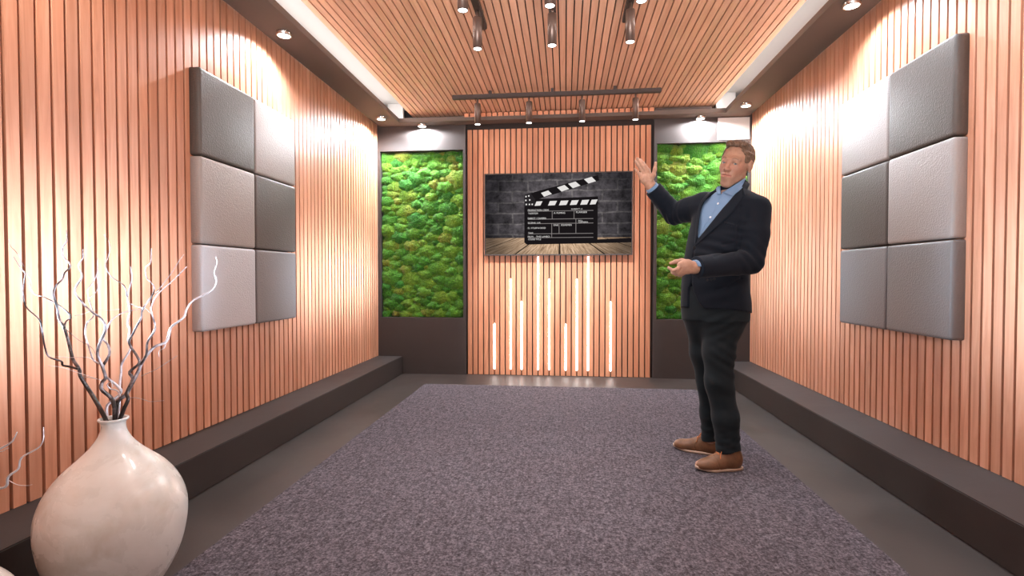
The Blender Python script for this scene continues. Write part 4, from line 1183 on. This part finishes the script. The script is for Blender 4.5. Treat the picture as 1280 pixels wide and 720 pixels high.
# ---------------------------------------------------------------- shoes
def tan():
    m = mat('tan_leather', (.24, .115, .055), .5, spec=.4); t = NT(m)
    n = t.noise(t.mapping(), 22, 5, .6); t.color(t.ramp(n, [(.3, (.100, .046, .022)), (.7, (.185, .088, .043))])); t.bump(n, .15, .004); return m
M['tan'] = tan(); M['sole'] = mat('shoe_sole', (.45, .33, .25), .6); M['lace'] = mat('orange_lace', (.42, .125, .03), .7)
def shoe(hx, hy, tx, ty, an, lift):
    h0 = np.array([hx, hy, FLO]); t0 = np.array([tx, ty, FLO]); fd = t0-h0; Ls = np.linalg.norm(fd); fd /= Ls; sd = np.cross(UP, fd)
    def S_(f, s, z): return h0+fd*f+sd*s+UP*z
    R_ = np.stack([fd, sd, UP])
    F_ = Field(np.minimum(h0, t0)-.07, np.maximum(h0, t0)+np.array([.07, .07, .22]), .0034)
    F_.ell(S_(.045, 0, .055), (.046, .035, .060), .0, R=R_)
    F_.ell(S_(.120, 0, .042), (.075, .038, .050), .03, R=R_)
    F_.ell(S_(Ls-.075, 0, .030), (.074, .045, .038), .03, R=R_)
    F_.cap(S_(.055, 0, .06), S_(.060, 0, .135), .040, .039, .03)
    F_.cap(S_(.095, 0, .080), S_(.150, 0, .052), .026, .022, .025)
    F_.put(lambda X, Y, Z: np.maximum(Z-(FLO+.014), -9+0*Z), h0-.3, h0+np.array([.4, .4, .02]), 0, 'sub')
    F_.put(lambda X, Y, Z: -(Z-(FLO+.118)), h0-.3+np.array([0, 0, .35]), h0+.35, 0, 'sub')
    # seam between vamp and quarters
    def seam(X, Y, Z):
        q_ = np.stack([X, Y, Z], -1)-h0; f_ = q_@fd; z_ = q_[..., 2]
        return .0022*np.exp(-((f_-.155-.35*(z_-.05))/.0028)**2)
    F_.put(seam, h0-.3, h0+.3, 0, 'disp')
    o = link_mesh('shoe', F_.mesh('shoe'), M['tan'], man, True)
    # sole: outline swept around the foot, toe sprung up a little
    outl = []
    for i in range(40):
        a_ = 2*PI*i/40; f_ = Ls/2+(Ls/2+.004)*math.cos(a_); wd = np.interp(f_, [0, .05, .13, Ls-.09, Ls-.03, Ls+.01], [.030, .037, .036, .046, .038, .02])
        outl.append((f_, wd*np.sign(math.sin(a_))*abs(math.sin(a_))**.55))
    bm = bmesh.new()
    def zz(f_): return .014*max(0, (f_-(Ls-.10))/.10)**1.6*lift
    lo_ = [bm.verts.new(S_(f_, s_, .0008+zz(f_))) for f_, s_ in outl]; up_ = [bm.verts.new(S_(f_, s_*1.0, .0155+zz(f_))) for f_, s_ in outl]
    bm.faces.new(lo_[::-1]); bm.faces.new(up_)
    for i in range(40):
        f = bm.faces.new((lo_[i], lo_[(i+1) % 40], up_[(i+1) % 40], up_[i])); f.smooth = True
    bmesh.ops.recalc_face_normals(bm, faces=bm.faces)
    bm_obj('sole', bm, M['sole'], o)
    bm = bmesh.new()
    def surf(f_, s_):
        zq = np.linspace(.13, .02, 300); P_ = np.array([S_(f_, s_, z_) for z_ in zq]); d_ = F_.at(P_); return P_[np.argmax(d_ < .0012)]
    for f_ in (.108, .124, .140): tube(bm, spline([surf(f_, s_) for s_ in (-.018, -.009, 0, .009, .018)], 2), [.0024]*9, 6)
    k0 = surf(.104, 0)+UP*.004
    for sg in (-1, 1):
        tube(bm, spline([k0, k0+sd*sg*.012+UP*.010-fd*.004, k0+sd*sg*.026+UP*.004+fd*.004, k0+sd*sg*.020-UP*.008+fd*.008, k0+sd*sg*.004], 4), [.0025]*17, 6)
        tube(bm, spline([k0, k0+sd*sg*.014+fd*.014+UP*.001, surf(.135, sg*.026)+UP*.002, surf(.140, sg*.034)+sd*sg*.003], 4), [.0024]*13, 6)
    bm_obj('lace', bm, M['lace'], o)
shoe(.972, 2.962, .715, 2.915, anL, 1.0)
shoe(.926, 3.165, .672, 3.290, anR, 1.0)

# ================================================================== LIGHT
w = bpy.data.worlds.new('studio'); SC.world = w; w.use_nodes = True
wt = w.node_tree; bgd = wt.nodes['Background']
# ambient fill through the open side, added brighter below the horizon for the ceiling
tcw = wt.nodes.new('ShaderNodeTexCoord'); spw = wt.nodes.new('ShaderNodeSeparateXYZ'); rw = wt.nodes.new('ShaderNodeValToRGB')
wt.links.new(tcw.outputs['Generated'], spw.inputs[0])
mrw = wt.nodes.new('ShaderNodeMath'); mrw.operation = 'MULTIPLY_ADD'; mrw.inputs[1].default_value = .5; mrw.inputs[2].default_value = .5
wt.links.new(spw.outputs[2], mrw.inputs[0]); wt.links.new(mrw.outputs[0], rw.inputs['Fac'])
rw.color_ramp.elements[0].position = .46; rw.color_ramp.elements[0].color = (1, .93, .89, 1)
rw.color_ramp.elements[1].position = .54; rw.color_ramp.elements[1].color = (.37, .35, .345, 1)
wt.links.new(rw.outputs['Color'], bgd.inputs['Color'])
bgd.inputs['Strength'].default_value = 1.7
WARM = (1, .90, .78)
for x, y, lb in DL:
    e = 200 if y > 5.5 else (115 if x < 0 or y > 4 else 70)
    tgt = (x + (-.10 if x < -1.7 else (.12 if x > 1.6 else 0)), y + (.03 if y > 5.5 else 0), 0)
    spot_lamp('downlight_lamp', (x, y, ZS-.032), e, 174 if y > 5.5 else 152, .25 if y > 5.5 else .6, (.90, .95, 1.0), tgt, .03)
# further downlights of the same row, behind the camera
for x in (-1.895, 1.715):
    spot_lamp('downlight_lamp', (x, 1.50, ZS-.032), 50, 150, .7, (1, .95, .90), (x + (-.1 if x < 0 else .12), 1.5, 0), .03)
for x in (-.820, -.336, .153, .635):
    spot_lamp('spot_lamp', (x, 4.857, 2.498), 30, 85, .8, (1, .95, .92), (x, 5.35, 0), .02)
    spot_lamp('spot_lamp', (x*.8-.02, 4.857, 2.498), 270, 30, .9, (.86, .95, 1.0), (x*.8-.02, YB, .72), .03)  # unseen beams added for the glow around the light strips
for x, s in RX:
    for y in (3.26, 2.786, 2.31, 1.84):
        spot_lamp('spot_lamp', (x, y, 2.498), 26, 75, .8, (1, .96, .95), (x, y, 0), .02)
# cove strips lying on the soffit, lighting the slab above
for x, sg in ((SIL-.10, 1), (SIR+.10, -1)):
    area_lamp('cove_lamp', (x, 2.0, ZST+.02), (PI, 0, 0), .05, 6.8, 5.0 if sg > 0 else 1.6, (1, .97, .95))
# added unseen lamps on the soffit ledge, brightening the underside of the raft
for x, sg in ((SIL-.015, -1), (SIR+.015, 1)):
    area_lamp('raft_fill', (x, 2.0, ZST+.016), (0, sg*(PI/2+.16), 0), .022, 6.8, 28, (1, .95, .91), 120)
# strips behind the soffit edge washing down the wall heads
for x, sg in ((XL+.10, -1), (XR-.10, 1)):
    area_lamp('wall_head_lamp', (x, 2.0, 2.83), (0, sg*.60, 0), .02, 6.8, 20, (1, .97, .96))
# added unseen flat lamps at the side walls, casting a band straight across
for y0, y1 in ((-1.5, 2.45), (3.75, 5.45)):
    ln = y1-y0
    area_lamp('wall_band_fill', (XR-.07, (y0+y1)/2, 1.08), (0, PI/2, 0), .42, ln, 8.2*ln, (.78, .92, 1.08), 17)
    area_lamp('wall_band_fill', (XL+.07, (y0+y1)/2, 1.08), (0, -PI/2, 0), .42, ln, (9.0 if y0 < 0 else 4.2)*ln, (.68, .93, 1.14), 20)
# light profile along the lip of the right soffit, aimed at the wall
area_lamp('soffit_lip_lamp', (SIR+.02, 2.0, ZS-.006), (0, -.30, 0), .02, 6.8, 38, (.76, .94, 1.12), 64)

# added unseen fill lamp on the open side, brightening the ceiling
area_lamp('ceiling_fill', (-.1, -1.25, .75), (math.radians(118), 0, 0), 1.6, .5, 38, (.96, .96, .96), 60)

SC.view_settings.view_transform = 'Standard'
try: SC.view_settings.look = 'None'
except Exception: pass
SC.view_settings.gamma = 1; SC.view_settings.use_curve_mapping = False
SC.view_settings.exposure = 0
SC.cycles.use_denoising = True
SC.cycles.max_bounces = 8; SC.cycles.diffuse_bounces = 4; SC.cycles.sample_clamp_indirect = 6
